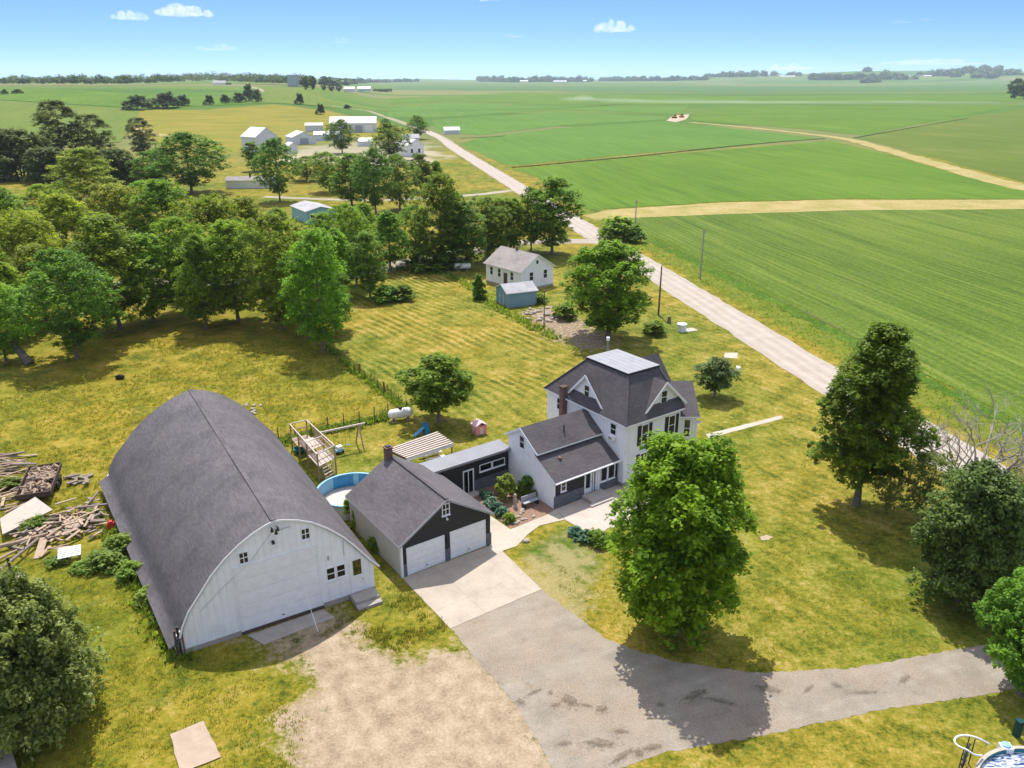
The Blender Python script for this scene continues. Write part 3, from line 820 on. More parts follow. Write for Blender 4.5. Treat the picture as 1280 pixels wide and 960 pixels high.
    g = MB(); g.box(11.42, 12.0, -.065, -.05, 1.75, 2.9, 'door_glass_warm'); g.build('pane', dd)
    k = MB(); k.tube((12.02, -.05, 1.35), (12.02, -.12, 1.35), .03, .04, 'grey_metal'); k.build('handle', dd)
    st = MB(); st.box(11.05, 12.75, -1.15, -.06, 0, .40, 'old_concrete'); st.box(11.05, 12.75, -1.65, -1.155, 0, .2, 'old_concrete'); st.build('doorstep', t)
    fl = MB()
    for x, z in ((6.45, 7.02), (6.8, 7.0), (6.68, 6.78)):
        fl.tube((x, -.02, z), (x, -.22, z + .02), .03, .04, 'dark_metal'); fl.tube((x, -.2, z), (x - .04, -.38, z - .1), .06, .11, 'dark_metal')
    fl.build('floodlight', t)
    b = MB(); b.tube((6.45, -.02, 6.0), (6.45, -.12, 6.0), .10, .10, 'dark_metal', 12); b.tube((6.45, -.12, 6.0), (6.45, -.2, 5.9), .04, .12, 'dark_metal', 12); b.build('yard_light', t)
    for pts in ([(6.9, -.04, 6.7), (7.6, -.04, 6.75), (7.6, -.04, 6.6)], [(10.9, -.04, 4.6), (10.9, -.04, 3.5)]): MB().path(pts, [.018] * len(pts), 'grey_metal', 5).build('conduit', t)
    MB().box(9.78, 9.88, -.08, 0, 3.5, 3.8, 'grey_metal').build('junction_box', t)
    w2 = MB(); w2.path([(6.5, -.06, 6.75), (4.9, -.05, 5.0), (3.2, -.05, 3.85), (1.6, -.05, 2.6)], [.011] * 4, 'grey_metal', 5); w2.build('wire', t)
    cp = MB(); cp.box(-.02, .1, -.16, -.01, 0, 1.9, 'dark_wood'); cp.box(.16, .3, -.12, -.01, 0, 2.1, 'dark_metal'); cp.tube((.44, -.08, 0), (.44, -.08, 1.7), .05, .05, 'rust'); cp.build('corner_post', t)
    # loose white rope from the gable down to the yard
    s = t.matrix_world if False else None
    mtx = lambda x, y, z: Vector((O.x + x * math.cos(RAD(th)) - y * math.sin(RAD(th)), O.y + x * math.sin(RAD(th)) + y * math.cos(RAD(th)), z))
    a, bpt = mtx(7.6, -.06, 5.0), G(398, 790); mid = (a + bpt) / 2 - Vector((0, 0, .25))
    rp = MB(); rp.path([a, (a + mid) / 2 - Vector((0, 0, .08)), mid, (mid + bpt) / 2 - Vector((0, 0, .06)), bpt], [.02] * 5, 'white_trim', 6)
    tag(rp.build('rope'), 'thin white rope slanting from the barn gable down to the dirt yard', 'rope')
    return t
build_barn()

# ---------------------------------------------------------------- two-door garage
GO, GTH = G(503, 722), 35.5
def build_garage():
    t = thing('garage', 'two door garage with dark front, white overhead doors and grey shingle roof', 'garage', GO, RAD(GTH))
    W, D, ev, rd = 7.5, 8.5, 2.8, 5.12
    w = MB(); w.prism([(0, 0), (W, 0), (W, ev), (W / 2, rd), (0, ev)], 0, .18, 'dark_siding'); w.build('front_wall', t)
    w = MB(); w.prism([(0, 0), (W, 0), (W, ev), (W / 2, rd), (0, ev)], D - .18, D, 'cream_siding'); w.build('back_wall', t)
    w = MB(); w.box(0, .18, .18, D - .18, 0, ev, 'cream_siding'); w.box(W - .18, W, .18, D - .18, 0, ev, 'dark_siding'); w.build('side_wall', t)
    k = (rd - ev) / (W / 2); ov = .22; r = MB()
    r.slab([(-ov, -.2, ev - ov * k + .05), (W / 2, -.2, rd + .05), (W / 2, D + .15, rd + .05), (-ov, D + .15, ev - ov * k + .05)], .13, 'purple_grey_shingles', 'white_trim')
    r.slab([(W / 2, -.2, rd + .05), (W + ov, -.2, ev - ov * k + .05), (W + ov, D + .15, ev - ov * k + .05), (W / 2, D + .15, rd + .05)], .13, 'purple_grey_shingles', 'white_trim')
    r.build('roof', t)
    rc = MB(); rc.beam((W / 2, -.2, rd + .08), (W / 2, D + .15, rd + .08), .26, .04, 'house_grey_shingles'); rc.build('ridge_cap', t)
    fa = MB()
    for sx in (-1, 1):
        fa.beam((W / 2 + sx * (W / 2 + ov), -.215, ev - ov * k - .06), (W / 2, -.215, rd - .03), .03, .16, 'grey_metal')
    fa.build('fascia', t)
    MB().box(.1, .38, -.06, 0, 0, 1.0, 'grey_stone_veneer').build('stone_skirting', t); MB().box(3.52, 3.95, -.06, 0, 0, 1.0, 'grey_stone_veneer').build('stone_skirting', t); MB().box(7.08, 7.5, -.06, 0, 0, 1.05, 'grey_stone_veneer').build('stone_skirting', t); MB().box(7.5, 7.56, -.06, 8.2, 0, 1.0, 'grey_stone_veneer').build('stone_skirting', t)
    c = MB(); c.box(-.05, .10, -.07, .12, 0, ev - .1, 'white_trim'); c.build('corner_board', t)
    panel_door(t, .5, 3.4, .02, 2.15, 0); panel_door(t, 4.07, 6.96, .02, 2.2, 0)
    window(t, 'y-', 3.44, 3.96, 3.86, 4.68, 0, 'white_trim', .06, (1, 1))
    l = MB(); l.tube((3.72, 0, 3.6), (3.72, -.14, 3.6), .04, .03, 'white_trim'); l.lathe([(.0, .06), (.07, .02), (.08, -.08), (.0, -.1)], (3.72, -.17, 3.56), 'white_trim', 10); l.build('lamp', t)
    l = MB(); l.box(3.68, 3.78, -.13, 0, 1.55, 1.85, 'dark_metal'); l.build('lamp', t)
    ch = MB(); ch.box(3.27, 3.78, D - .38, D + .13, 4.2, 5.9, 'red_brick'); ch.box(3.22, 3.83, D - .43, D + .18, 5.9, 6.0, 'red_brick'); ch.box(3.35, 3.7, D - .3, D + .05, 6.0, 6.1, 'dark_metal'); ch.build('chimney', t)
build_garage()

# ---------------------------------------------------------------- farmhouse
HO, HTH = G(692, 636), 36.0
def hw(x, y, z=0.0):
    c, s = math.cos(RAD(HTH)), math.sin(RAD(HTH))
    return Vector((HO.x + x * c - y * s, HO.y + x * s + y * c, z))

def build_breezeway():
    t = thing('breezeway', 'low dark passage with flat grey roof joining the garage to the house', 'passage', HO, RAD(HTH))
    w = MB(); w.box(-7.0, -.02, 6.3, 7.55, 0, 3.05, 'dark_siding'); w.build('wall', t)
    r = MB(); r.slab([(-8.2, 5.95, 3.20), (-.02, 5.95, 3.20), (-.02, 7.75, 3.36), (-8.2, 7.75, 3.36)], .2, 'roof_membrane', 'grey_roof_metal'); r.build('roof', t)
    s = MB(); s.box(-3.55, -.02, 6.22, 6.3, 0, 1.05, 'grey_stone_veneer'); s.build('stone_skirting', t)
    window(t, 'y-', -3.0, -1.86, 1.72, 2.26, 6.3, 'white_trim', .07, (0, 0)); window(t, 'y-', -1.68, -.5, 1.72, 2.26, 6.3, 'white_trim', .07, (0, 0))
    d = MB(); d.box(-4.75, -3.65, 6.24, 6.3, 2.12, 2.24, 'white_trim'); d.box(-3.76, -3.65, 6.24, 6.3, .1, 2.12, 'white_trim'); d.box(-4.75, -4.66, 6.24, 6.3, .1, 2.12, 'white_trim'); d.box(-4.24, -4.18, 6.24, 6.3, .1, 2.12, 'white_trim')
    dd = d.build('sliding_door', t); g = MB(); g.box(-4.66, -4.24, 6.275, 6.298, .1, 2.12, 'window_glass'); g.box(-4.18, -3.76, 6.275, 6.298, .1, 2.12, 'window_glass'); g.build('pane', dd)
    MB().box(-4.9, -3.55, 5.4, 6.2, 0, .14, 'concrete').build('doorstep', t)
build_breezeway()

def build_house():
    t = thing('farmhouse', 'white two storey farmhouse with steep grey hipped roof and flat roof deck', 'house', HO, RAD(HTH))
    # ---- rear wing
    w = MB()
    w.prism([(0, 0), (6.35, 0), (6.35, 4.5), (4.42, 5.62), (2.45, 4.35), (2.45, 3.98), (.0, 2.62)], 0, .15, 'white_siding', 'x')
    w.build('wing_end_wall', t)
    w = MB(); w.box(.15, 7.0, 2.45, 2.6, 3.6, 4.33, 'white_siding'); w.box(.15, 7.0, 6.2, 6.35, 0, 4.5, 'white_siding'); w.build('wing_wall', t)
    r = MB()
    r.slab([(-.18, 2.02, 4.18), (7.02, 2.02, 4.18), (7.02, 4.42, 5.72), (-.18, 4.42, 5.72)], .12, 'house_grey_shingles', 'white_trim')
    r.slab([(-.18, 4.42, 5.72), (7.02, 4.42, 5.72), (7.02, 6.6, 4.44), (-.18, 6.6, 4.44)], .12, 'house_grey_shingles', 'white_trim')
    r.build('wing_roof', t)
    rk = MB(); rk.beam((-.2, 2.02, 4.08), (-.2, 4.42, 5.62), .03, .17, 'white_trim'); rk.beam((-.2, 4.42, 5.62), (-.2, 6.6, 4.34), .03, .17, 'white_trim'); rk.build('fascia', t)
    r = MB(); r.slab([(-.15, -.38, 2.52), (6.88, -.38, 2.60), (6.98, 2.449, 4.02), (-.15, 2.449, 3.98)], .12, 'tan_grey_shingles' if False else 'house_grey_shingles', 'white_trim'); r.build('porch_roof', t)
    gt = MB(); gt.beam((-.17, -.42, 2.43), (6.9, -.42, 2.50), .1, .1, 'white_trim'); gt.build('gutter', t)
    w = MB(); w.box(.15, 3.25, 0, .15, 0, 2.42, 'dark_siding'); w.box(4.95, 7.0, 0, .15, 0, 2.46, 'dark_siding'); w.box(3.25, 4.95, .3, .4, 0, 2.42, 'dark_siding'); w.build('porch_wall', t)
    MB().box(.0, 3.2, -.08, 0, 0, 1.08, 'grey_stone_veneer').build('stone_skirting', t); MB().box(4.98, 7.0, -.08, 0, 0, .75, 'grey_stone_veneer').build('stone_skirting', t)
    window(t, 'y-', .78, 1.18, 1.4, 2.2, 0, 'white_trim', .09, (0, 1))
    window(t, 'y-', 5.1, 5.75, .95, 2.3, 0, 'white_trim', .08, (0, 0)); window(t, 'y-', 5.92, 6.6, .95, 2.3, 0, 'white_trim', .08, (0, 0))
    d = MB(); d.box(3.25, 3.38, -.05, .28, .2, 2.42, 'white_trim'); d.box(4.78, 4.95, -.05, .28, .2, 2.42, 'white_trim'); d.box(3.38, 3.5, .1, .28, .2, 2.4, 'white_trim'); d.box(4.05, 4.2, .1, .28, .2, 2.4, 'white_trim'); d.box(3.5, 4.05, .1, .28, .2, .62, 'white_trim'); d.box(3.5, 4.05, .1, .28, 2.2, 2.4, 'white_trim'); d.box(4.32, 4.44, .1, .28, .2, 2.4, 'white_trim'); d.box(4.6, 4.78, .1, .28, .2, 2.4, 'white_trim')
    dd = d.build('front_door', t); g = MB(); g.box(3.5, 4.05, .2, .24, .62, 2.2, 'window_glass'); g.box(4.2, 4.32, .2, .24, .3, 2.3, 'window_glass'); g.box(4.44, 4.6, .2, .24, .3, 2.3, 'window_glass'); g.build('pane', dd)
    MB().tube((4.12, .1, 1.2), (4.12, .02, 1.2), .03, .04, 'dark_metal').build('handle', dd)
    st = MB(); st.box(2.95, 5.1, -1.35, -.085, 0, .3, 'concrete'); st.box(2.6, 5.1, -1.75, -1.355, 0, .15, 'concrete'); st.build('doorstep', t)
    window(t, 'x-', 4.02, 4.62, 3.85, 4.92, 0, 'white_trim', .07, (0, 1))
    vent_pipe(t, 3.5, 3.1, 4.6, 5.5, .06); b = MB(); b.box(1.6, 1.85, 1.3, 1.55, 3.2, 3.62, 'red_brick'); b.build('vent_stack', t)
    # ---- main two storey block
    X0, X1, Y0, Y1, EV = 7.1, 13.75, -.62, 9.9, 5.82
    w = MB(); w.box(X0, X1, Y0, Y1, 0, EV, 'white_board_siding'); w.build('main_wall', t)
    f = MB(); f.box(X0 - .04, X1 + .04, Y0 - .04, Y1 + .04, 0, .4, 'block_wall'); f.build('foundation', t)
    e0x, e1x, e0y, e1y, ze = X0 - .25, X1 + .25, Y0 - .3, Y1 + .3, 5.86
    a0, a1, b0, b1, zd = 9.2, 12.76, 1.55, 6.75, 9.32
    r = MB()
    P4 = [(e0x, e0y, ze), (e1x, e0y, ze), (e1x, e1y, ze), (e0x, e1y, ze)]; Q4 = [(a0, b0, zd), (a1, b0, zd), (a1, b1, zd), (a0, b1, zd)]
    for i in range(4):
        j = (i + 1) % 4; r.poly([P4[i], P4[j], Q4[j], Q4[i]], 'house_grey_shingles')
    for i in range(4):
        j = (i + 1) % 4
        lo = [(p[0], p[1], p[2] - .16) for p in (P4[i], P4[j])]
        r.poly([P4[j], P4[i], lo[0], lo[1]], 'white_trim')
    r.poly([(p[0], p[1], p[2] - .16) for p in reversed(P4)], 'white_trim'); r.poly(Q4, 'house_grey_shingles')
    r.build('hip_roof', t)
    d = MB(); d.box(a0 - .12, a1 + .12, b0 - .12, b1 + .12, zd - .1, zd + .07, 'dark_metal'); dk = d.build('roof_deck', t)
    d = MB(); n = 6
    for i in range(n): d.box(a0 - .14 + (a1 - a0 + .28) * i / n + .012, a0 - .14 + (a1 - a0 + .28) * (i + 1) / n - .012, b0 - .14, b1 + .14, zd + .07, zd + .10, 'grey_roof_metal')
    d.build('deck_sheet', dk)
    for i in range(4): MB().beam(P4[i], Q4[i], .22, .05, 'house_grey_shingles').build('hip_cap', t)
    def dormer(face, c, half, pos, zb, zp, back, winw=(.28, .85, 1.7)):
        """gabled dormer; c centre along the wall, pos plane of its face, back depth of its ridge"""
        w = MB(); r = MB(); ov = .2; tri = [(c - half, zb), (c + half, zb), (c, zp)]; kk = (zp - zb) / half
        dr = 1 if face in ('x-', 'y-') else -1
        P = (lambda s, q, z: (q, s, z)) if face[0] == 'x' else (lambda s, q, z: (s, q, z))
        w.prism(tri, pos, pos + dr * .15, 'white_siding', face[0]); w.build('dormer_wall', t)
        for sg in (-1, 1):
            lo = (c + sg * (half + ov), zb - ov * kk + .1)
            r.slab([P(lo[0], pos - dr * .28, lo[1]), P(c, pos - dr * .28, zp + .1), P(c, pos + dr * back, zp + .1), P(lo[0], pos + dr * back, lo[1])], .1, 'house_grey_shingles', 'white_trim')
        r.build('dormer_roof', t)
        k = MB()
        for sg in (-1, 1): k.beam(P(c + sg * (half + ov), pos - dr * .3, zb - ov * kk), P(c, pos - dr * .3, zp), .03, .2, 'white_trim')
        k.beam(P(c - half, pos - dr * .02, zb + .03), P(c + half, pos - dr * .02, zb + .03), .04, .1, 'white_trim'); k.build('dormer_trim', t)
        window(t, face, c - winw[0], c + winw[0], zb + winw[1] - .15, zb + winw[2], pos, 'white_trim', .07, (0, 1))
    dormer('x-', 4.75, 2.15, 7.45, 6.42, 8.62, 2.6, (.3, .35, 1.22))
    dormer('y-', 11.85, 2.45, -.28, 6.24, 8.55, 2.9, (.32, .5, 1.5))
    # right hand cross gable
    w = MB(); w.prism([(2.0, 0), (7.2, 0), (7.2, 5.9), (4.6, 8.95), (2.0, 5.9)], 13.75, 15.7, 'white_board_siding', 'x'); w.build('side_gable_wall', t)
    r = MB(); k = 3.05 / 2.6
    r.slab([(12.5, 1.75, 5.9 - .25 * k + .06), (16.0, 1.75, 5.9 - .25 * k + .06), (16.0, 4.6, 9.03), (12.5, 4.6, 9.03)], .12, 'house_grey_shingles', 'white_trim')
    r.slab([(12.5, 4.6, 9.03), (16.0, 4.6, 9.03), (16.0, 7.45, 5.9 - .25 * k + .06), (12.5, 7.45, 5.9 - .25 * k + .06)], .12, 'house_grey_shingles', 'white_trim'); r.build('side_gable_roof', t)
    # windows of the main block
    window(t, 'x-', .5, 1.15, 4.5, 5.45, X0, 'white_trim', .08, (0, 1)); ac = MB(); ac.box(X0 - .38, X0 - .07, .52, 1.13, 4.05, 4.42, 'white_trim'); ac.box(X0 - .39, X0 - .38, .58, 1.07, 4.1, 4.37, 'grey_metal'); ac.build('air_conditioner', t)
    window(t, 'x-', 7.75, 8.4, 4.35, 5.4, X0, 'white_trim', .08, (0, 1))
    for xa, xb in ((9.05, 9.75), (12.35, 13.05)):
        window(t, 'y-', xa, xb, 3.55, 5.3, Y0, 'white_trim', .08, (0, 1))
        window(t, 'y-', xa, xb, .95, 2.6, Y0, 'white_trim', .08, (0, 1))
        for zz, h in ((3.5, 1.85), (.9, 1.75)):
            for s0 in (xa - .5, xb + .1):
                sh = MB(); sh.box(s0, s0 + .4, Y0 - .05, Y0, zz, zz + h, 'dark_shutter')
                for q in range(12): sh.box(s0 + .05, s0 + .35, Y0 - .062, Y0 - .05, zz + .08 + q * (h - .16) / 12, zz + .08 + (q + .6) * (h - .16) / 12, 'dark_shutter')
                sh.build('shutter', t)
    window(t, 'x+', 3.0, 3.7, 3.5, 5.1, 15.7, 'white_trim', .08, (0, 1)); window(t, 'x+', 5.4, 6.1, 3.5, 5.1, 15.7, 'white_trim', .08, (0, 1))
    window(t, 'y+', 8.4, 9.1, 3.5, 5.1, Y1, 'white_trim', .08, (0, 1)); window(t, 'y+', 11.4, 12.1, 3.5, 5.1, Y1, 'white_trim', .08, (0, 1))
    ch = MB(); ch.box(6.55, 7.09, 7.0, 7.5, 3.2, 6.85, 'red_brick'); ch.box(6.5, 7.14, 6.95, 7.55, 6.85, 6.98, 'dark_wood'); ch.build('chimney', t)
    # corner bay set at an angle on the road side
    A = hw(13.85, -.30); c, s = math.cos(RAD(-HTH)), math.sin(RAD(-HTH))
    def b2(x, y, z): return (13.95 + x * c - y * s, -.35 + x * s + y * c, z)
    w = MB(); base = [b2(0, 0, 0), b2(1.55, 0, 0), b2(1.55, 3.4, 0), b2(0, 3.4, 0)]; top = [(p[0], p[1], z) for p, z in zip(base, (4.95, 4.95, 6.65, 6.65))]
    for i in range(4):
        j = (i + 1) % 4; w.poly([base[i], base[j], top[j], top[i]], 'white_siding')
    w.poly(top, 'white_siding'); w.build('bay_wall', t)
    r = MB(); r.slab([b2(-.25, -.3, 4.92), b2(1.78, -.3, 4.92), b2(1.78, 3.6, 6.87), b2(-.25, 3.6, 6.87)], .12, 'house_grey_shingles', 'white_trim'); r.build('bay_roof', t)
    wb = MB(); wb.poly([b2(.5, -.03, 2.9), b2(1.0, -.03, 2.9), b2(1.0, -.03, 4.5), b2(.5, -.03, 4.5)], 'door_glass_warm')
    for x0, x1, z0, z1 in ((.42, .5, 2.85, 4.55), (1.0, 1.08, 2.85, 4.55), (.5, 1.0, 4.5, 4.58), (.5, 1.0, 2.82, 2.9), (.5, 1.0, 3.68, 3.73)):
        wb.prism([b2(x0, -.06, 0)[:2], b2(x1, -.06, 0)[:2], b2(x1, 0, 0)[:2], b2(x0, 0, 0)[:2]], z0, z1, 'white_trim', 'z')
    wb.build('bay_window', t)
    # stoop with posts on the road side
    p = MB(); p.box(15.75, 18.2, 1.0, 3.6, 0, .5, 'concrete'); p.box(18.2, 18.7, 1.4, 3.2, 0, .25, 'concrete'); p.build('stoop', t)
    r = MB(); r.slab([(15.75, .8, 3.0), (18.4, .8, 2.75), (18.4, 3.8, 2.75), (15.75, 3.8, 3.0)], .14, 'house_grey_shingles', 'white_trim'); r.build('stoop_roof', t)
    for y in (1.1, 3.5): MB().box(18.0, 18.14, y - .07, y + .07, .5, 2.64, 'white_trim').build('post', t)
    rl = MB(); rl.beam((15.8, 1.08, 1.3), (18.0, 1.08, 1.3), .05, .06, 'white_trim')
    for i in range(12): rl.box(15.9 + i * .18, 15.93 + i * .18, 1.06, 1.10, .5, 1.28, 'white_trim')
    rl.build('railing', t)
build_house()

# ---------------------------------------------------------------- the neighbours' cottage and shed
def build_cottage():
    O = G(651, 365)
    t = gable_building('cottage', 'small white cottage with tan gabled roof near the road junction', 'house', O, RAD(40), 7.2, 9.2, 3.5, 5.75, 'y', 'white_siding', 'tan_grey_shingles', .35, base=.35)
    for x in (1.9, 5.0): window(t, 'y-', x, x + .75, 1.6, 2.95, 0, 'white_trim', .09, (0, 1))
    for y in (1.9, 5.2, 7.3): window(t, 'x-', y, y + .7, 1.6, 2.9, 0, 'white_trim', .09, (0, 1))
    d = MB(); d.box(-.06, 0, 3.5, 4.4, .36, 2.5, 'dark_wood'); d.build('door', t)
    b = MB(); b.box(3.4, 3.75, 5.0, 5.35, 5.4, 6.3, 'red_brick'); b.build('chimney', t)
    for x in (3.3,): window(t, 'y-', x, x + .5, 4.2, 4.8, 0, 'white_trim', .06, (0, 0))
build_cottage()
def build_shed():
    O = G(634, 385)
    t = gable_building('shed', 'blue boarded shed with pale roof in front of the white cottage', 'shed', O, RAD(24), 5.0, 4.3, 2.35, 3.25, 'x', 'blue_shed_siding', 'light_grey_shingles', .22)
    d = MB(); d.box(-.05, 0, 1.3, 2.8, .05, 1.95, 'blue_shed_siding'); d.box(-.07, -.05, 1.3, 1.4, .05, 1.95, 'weathered_white'); d.box(-.07, -.05, 2.7, 2.8, .05, 1.95, 'weathered_white'); d.build('door', t)
build_shed()

# ---------------------------------------------------------------- white farmstead along the road
def farm(name, label, cat, u, v, rz, W, D, ev, rd, along='x', wall='farm_white_metal', roof='white_metal_roof', **k):
    return gable_building(name, label, cat, G(u, v), RAD(rz), W, D, ev, rd, along, wall, roof, .3, **k)
FG = 'white buildings of the far farmstead'
t = farm('barn', 'tall white barn at the left end of the far farmstead', 'barn', 321, 190, 52, 12.5, 11.5, 6.8, 10.8, 'y', group=FG)
d = MB(); d.box(3.5, 8.2, -.08, 0, 0, 4.4, 'weathered_white'); d.build('door', t)
w = MB(); w.box(12.5, 15.5, 1, 10, 0, 4.0, 'farm_white_metal'); w.build('lean_to', t)
r = MB(); r.slab([(12.3, .7, 5.4), (16, .7, 3.9), (16, 10.3, 3.9), (12.3, 10.3, 5.4)], .12, 'white_metal_roof'); r.build('lean_to_roof', t)
t = farm('machine_shed', 'longest white machine shed with broad white roof at the far farmstead', 'shed', 413, 166, 7, 29, 15, 6.0, 9.4, 'x', group=FG)
for i in range(4):
    d = MB(); d.box(3 + i * 6.4, 7.6 + i * 6.4, -.08, 0, 0, 4.4, 'grey_metal' if i == 2 else 'weathered_white'); d.build('door', t)
t = farm('cattle_shed', 'low white shed with pale gable end behind the small wood bin', 'shed', 366, 181, 30, 12.5, 13, 3.8, 6.4, 'y', group=FG)
d = MB(); d.box(4, 8.5, -.08, 0, 0, 3.2, 'grey_metal'); d.build('door', t)
t = farm('side_shed', 'middle white shed joined in front of the long machine shed', 'shed', 393, 176, 10, 16, 8, 3.4, 4.8, 'x', group=FG)
d = MB(); d.box(6, 9.5, -.08, 0, 0, 2.8, 'grey_metal'); d.build('door', t)
t = farm('tool_shed', 'narrow white shed with flat pitched roof beside the machine shed end', 'shed', 382, 165, 8, 11, 8, 4.2, 5.4, 'x', group=FG)
t = farm('small_shed', 'small white shed in front of the tall farm barn', 'shed', 362, 192, 40, 4.2, 5, 3.6, 4.9, 'y', group=FG)
t = farm('small_shed', 'low white hut between the two dark farmyard trees', 'shed', 449, 183, 20, 7, 5, 2.6, 4.0, 'x', group=FG)
t = farm('farm_cottage', 'white farm house half hidden by trees beside the road', 'house', 510, 196, 38, 8.5, 11, 5.0, 7.4, 'y', 'white_siding', 'white_metal_roof', group=FG)
for x in (1.6, 5.4): window(t, 'y-', x, x + 1.1, 1.5, 3.2, 0, 'white_trim', .1, (0, 1))
t = farm('grain_shed', 'white shed with grey roof beyond the dark round tree by the road', 'shed', 503, 180, 10, 9, 7, 3.2, 4.8, 'x', 'farm_white_metal', 'grey_roof_metal', group=FG)
t = farm('field_shed', 'lone small white shed in the green field across the road', 'shed', 556, 168, 14, 9.5, 6, 2.6, 4.2, 'x')
m = MB(); m.tube((5, 8, 0), (5, 8, 11), .18, .08, 'grey_metal', 6); m.build('mast', t)
t = farm('mobile_home', 'long low trailer home with tan grey roof among the trees', 'mobile home', 283, 236, 6, 15, 5.5, 2.6, 3.5, 'x', 'weathered_white', 'tan_grey_shingles')
b = MB(); b.box(7, 7.5, 2.2, 2.7, 3.2, 4.4, 'dark_metal'); b.build('chimney', t)
t = farm('mobile_home', 'teal trailer home with pale roof behind the leafy grove', 'mobile home', 384, 280, 32, 7.2, 11.5, 3.0, 3.9, 'y', 'teal_siding', 'light_grey_shingles')
for x in (1.0, 4.4): window(t, 'y-', x, x + 1.2, 1.2, 2.3, 0, 'white_trim', .1, (0, 0))
# far away on the hill and the plain
t = farm('hill_house', 'grey roofed farm house on the hilltop at the end of the road', 'house', 266, 106, 4, 24, 13, 4.0, 7.5, 'x', 'weathered_white', 'grey_roof_metal')
w = MB(); w.box(24, 33, 1, 11, 0, 4, 'grey_wood'); w.build('lean_to', t)
t = farm('feed_tower', 'grey block tower standing above the treeline on the hill', 'tower', 360, 108.5, 2, 15, 12, 17, 17.4, 'x', 'grey_metal', 'grey_roof_metal')
for i in range(3):
    b = MB(); b.box(1 + i * 4.4, 4.4 + i * 4.4, -.2, 0, 2, 16, 'galvanised'); b.build('panel', t)
FB = 'white sheds far off on the plain'
t = farm('plain_shed', 'distant long white shed at the left of the far farm by the dark hedge', 'shed', 430, 115, 2, 17, 14, 5, 8, 'x', group=FB)
t = farm('plain_shed', 'distant white shed beside the dark clipped hedge on the plain', 'shed', 447, 114.5, 3, 26, 16, 6, 9.5, 'x', group=FB)
for i, (u, v, w_) in enumerate([(650, 103, 60), (692, 103.5, 90), (724, 102.5, 60), (975, 97.0, 120), (1125, 97.0, 80), (1155, 96.5, 60)]):
    lab = ['tiny white farm building left among the blue treeline', 'widest white building in the faint blue treeline', 'tiny pale building right in the faint blue treeline', 'white building under the far hill clouds', 'white farmstead below the far right hills', 'pale barn near the far right treeline'][i]
    farm('distant_building', lab, 'building', u, v, 3, w_, 30, 9, 14, 'x', group='pale buildings on the horizon')
# ================================================================== YARD OBJECTS
def rot2(x, y, a): return x * math.cos(a) - y * math.sin(a), x * math.sin(a) + y * math.cos(a)

def build_pool():
    c = G(440, 611, 1.25); R_ = 2.9
    t = thing('empty_pool', 'drained round swimming pool with blue wall behind the garage', 'pool', (c.x, c.y, 0))
    n = 40; w = MB()
    for k in range(n):
        a0, a1 = 2 * math.pi * k / n, 2 * math.pi * (k + 1) / n
        m = ('pool_sky' if (k % 5 in (0,) or 16 <= k <= 19) else 'pool_blue')
        f = lambda a, r, z: (r * math.cos(a), r * math.sin(a), z)
        w.poly([f(a1, R_ - .03, .06), f(a0, R_ - .03, .06), f(a0, R_ - .03, 1.2), f(a1, R_ - .03, 1.2)], m)
        w.poly([f(a0, R_, 0), f(a1, R_, 0), f(a1, R_, 1.2), f(a0, R_, 1.2)], 'weathered_white')
    w.build('wall', t)
    r = MB(); r.lathe([(R_ - .1, 1.2), (R_ + .06, 1.2), (R_ + .06, 1.26), (R_ - .1, 1.26), (R_ - .1, 1.2)], (0, 0, 0), 'pool_sky', 48); r.build('rim', t)
    fl = MB(); vs = [(0, 0, .1)] + [((R_ - .05) * q * math.cos(2 * math.pi * k / 36), (R_ - .05) * q * math.sin(2 * math.pi * k / 36), .06 + .05 * mnoise.noise(Vector((k * .8, q * 6, 0)))) for q in (.5, .97) for k in range(36)]
    fs = [(0, 1 + k, 1 + (k + 1) % 36) for k in range(36)] + [(1 + k, 37 + k, 37 + (k + 1) % 36, 1 + (k + 1) % 36) for k in range(36)]
    fl.raw(vs, fs, 'pool_floor'); fl.build('floor', t)
    for k in range(12):
        a = 2 * math.pi * k / 12; p = MB(); p.box(-.06, .06, -.04, .05, 0, 1.2, 'weathered_white')
        o = p.build('post', t); o.location = ((R_ + .05) * math.cos(a), (R_ + .05) * math.sin(a), 0); o.rotation_euler[2] = a - math.pi / 2
build_pool()

def build_pergola():
    z = 2.3; A, B, Cc, D = G(485, 563, z), G(547, 541, z), G(567, 555, z), G(508, 574, z)
    t = thing('pergola', 'open slatted wooden pergola behind the garage roof', 'pergola', (A.x, A.y, 0))
    A0 = A.copy(); L = lambda p: Vector((p.x - A0.x, p.y - A0.y, p.z))
    A, B, Cc, D = L(A), L(B), L(Cc), L(D)
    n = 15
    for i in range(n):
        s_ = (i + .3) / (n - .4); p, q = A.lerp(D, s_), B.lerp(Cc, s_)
        m = MB(); m.beam(p + Vector((0, 0, .1 - .05 * (i % 2))), q + Vector((0, 0, .1 - .05 * (i % 2))), .17, .07, 'dark_wood' if i % 2 else 'bleached_wood'); m.build('slat', t)  # dark slats stand in for the shaded gaps between the pale ones
    for p, q in ((D, Cc), (A, B)):
        m = MB(); m.beam(p + Vector((0, 0, -.08)), q + Vector((0, 0, -.08)), .09, .26, 'white_trim'); m.build('beam', t)
    for k in (0, .5, 1):
        m = MB(); m.beam(A.lerp(B, k) + Vector((0, 0, -.03)), D.lerp(Cc, k) + Vector((0, 0, -.03)), .07, .14, 'dark_wood'); m.build('rafter', t)
    for p in (A, B, Cc, D):
        q = p.lerp((A + Cc) / 2, .06); m = MB(); m.box(q.x - .07, q.x + .07, q.y - .07, q.y + .07, 0, z - .1, 'cedar'); m.build('post', t)
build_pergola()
c = G(463, 579) ; 
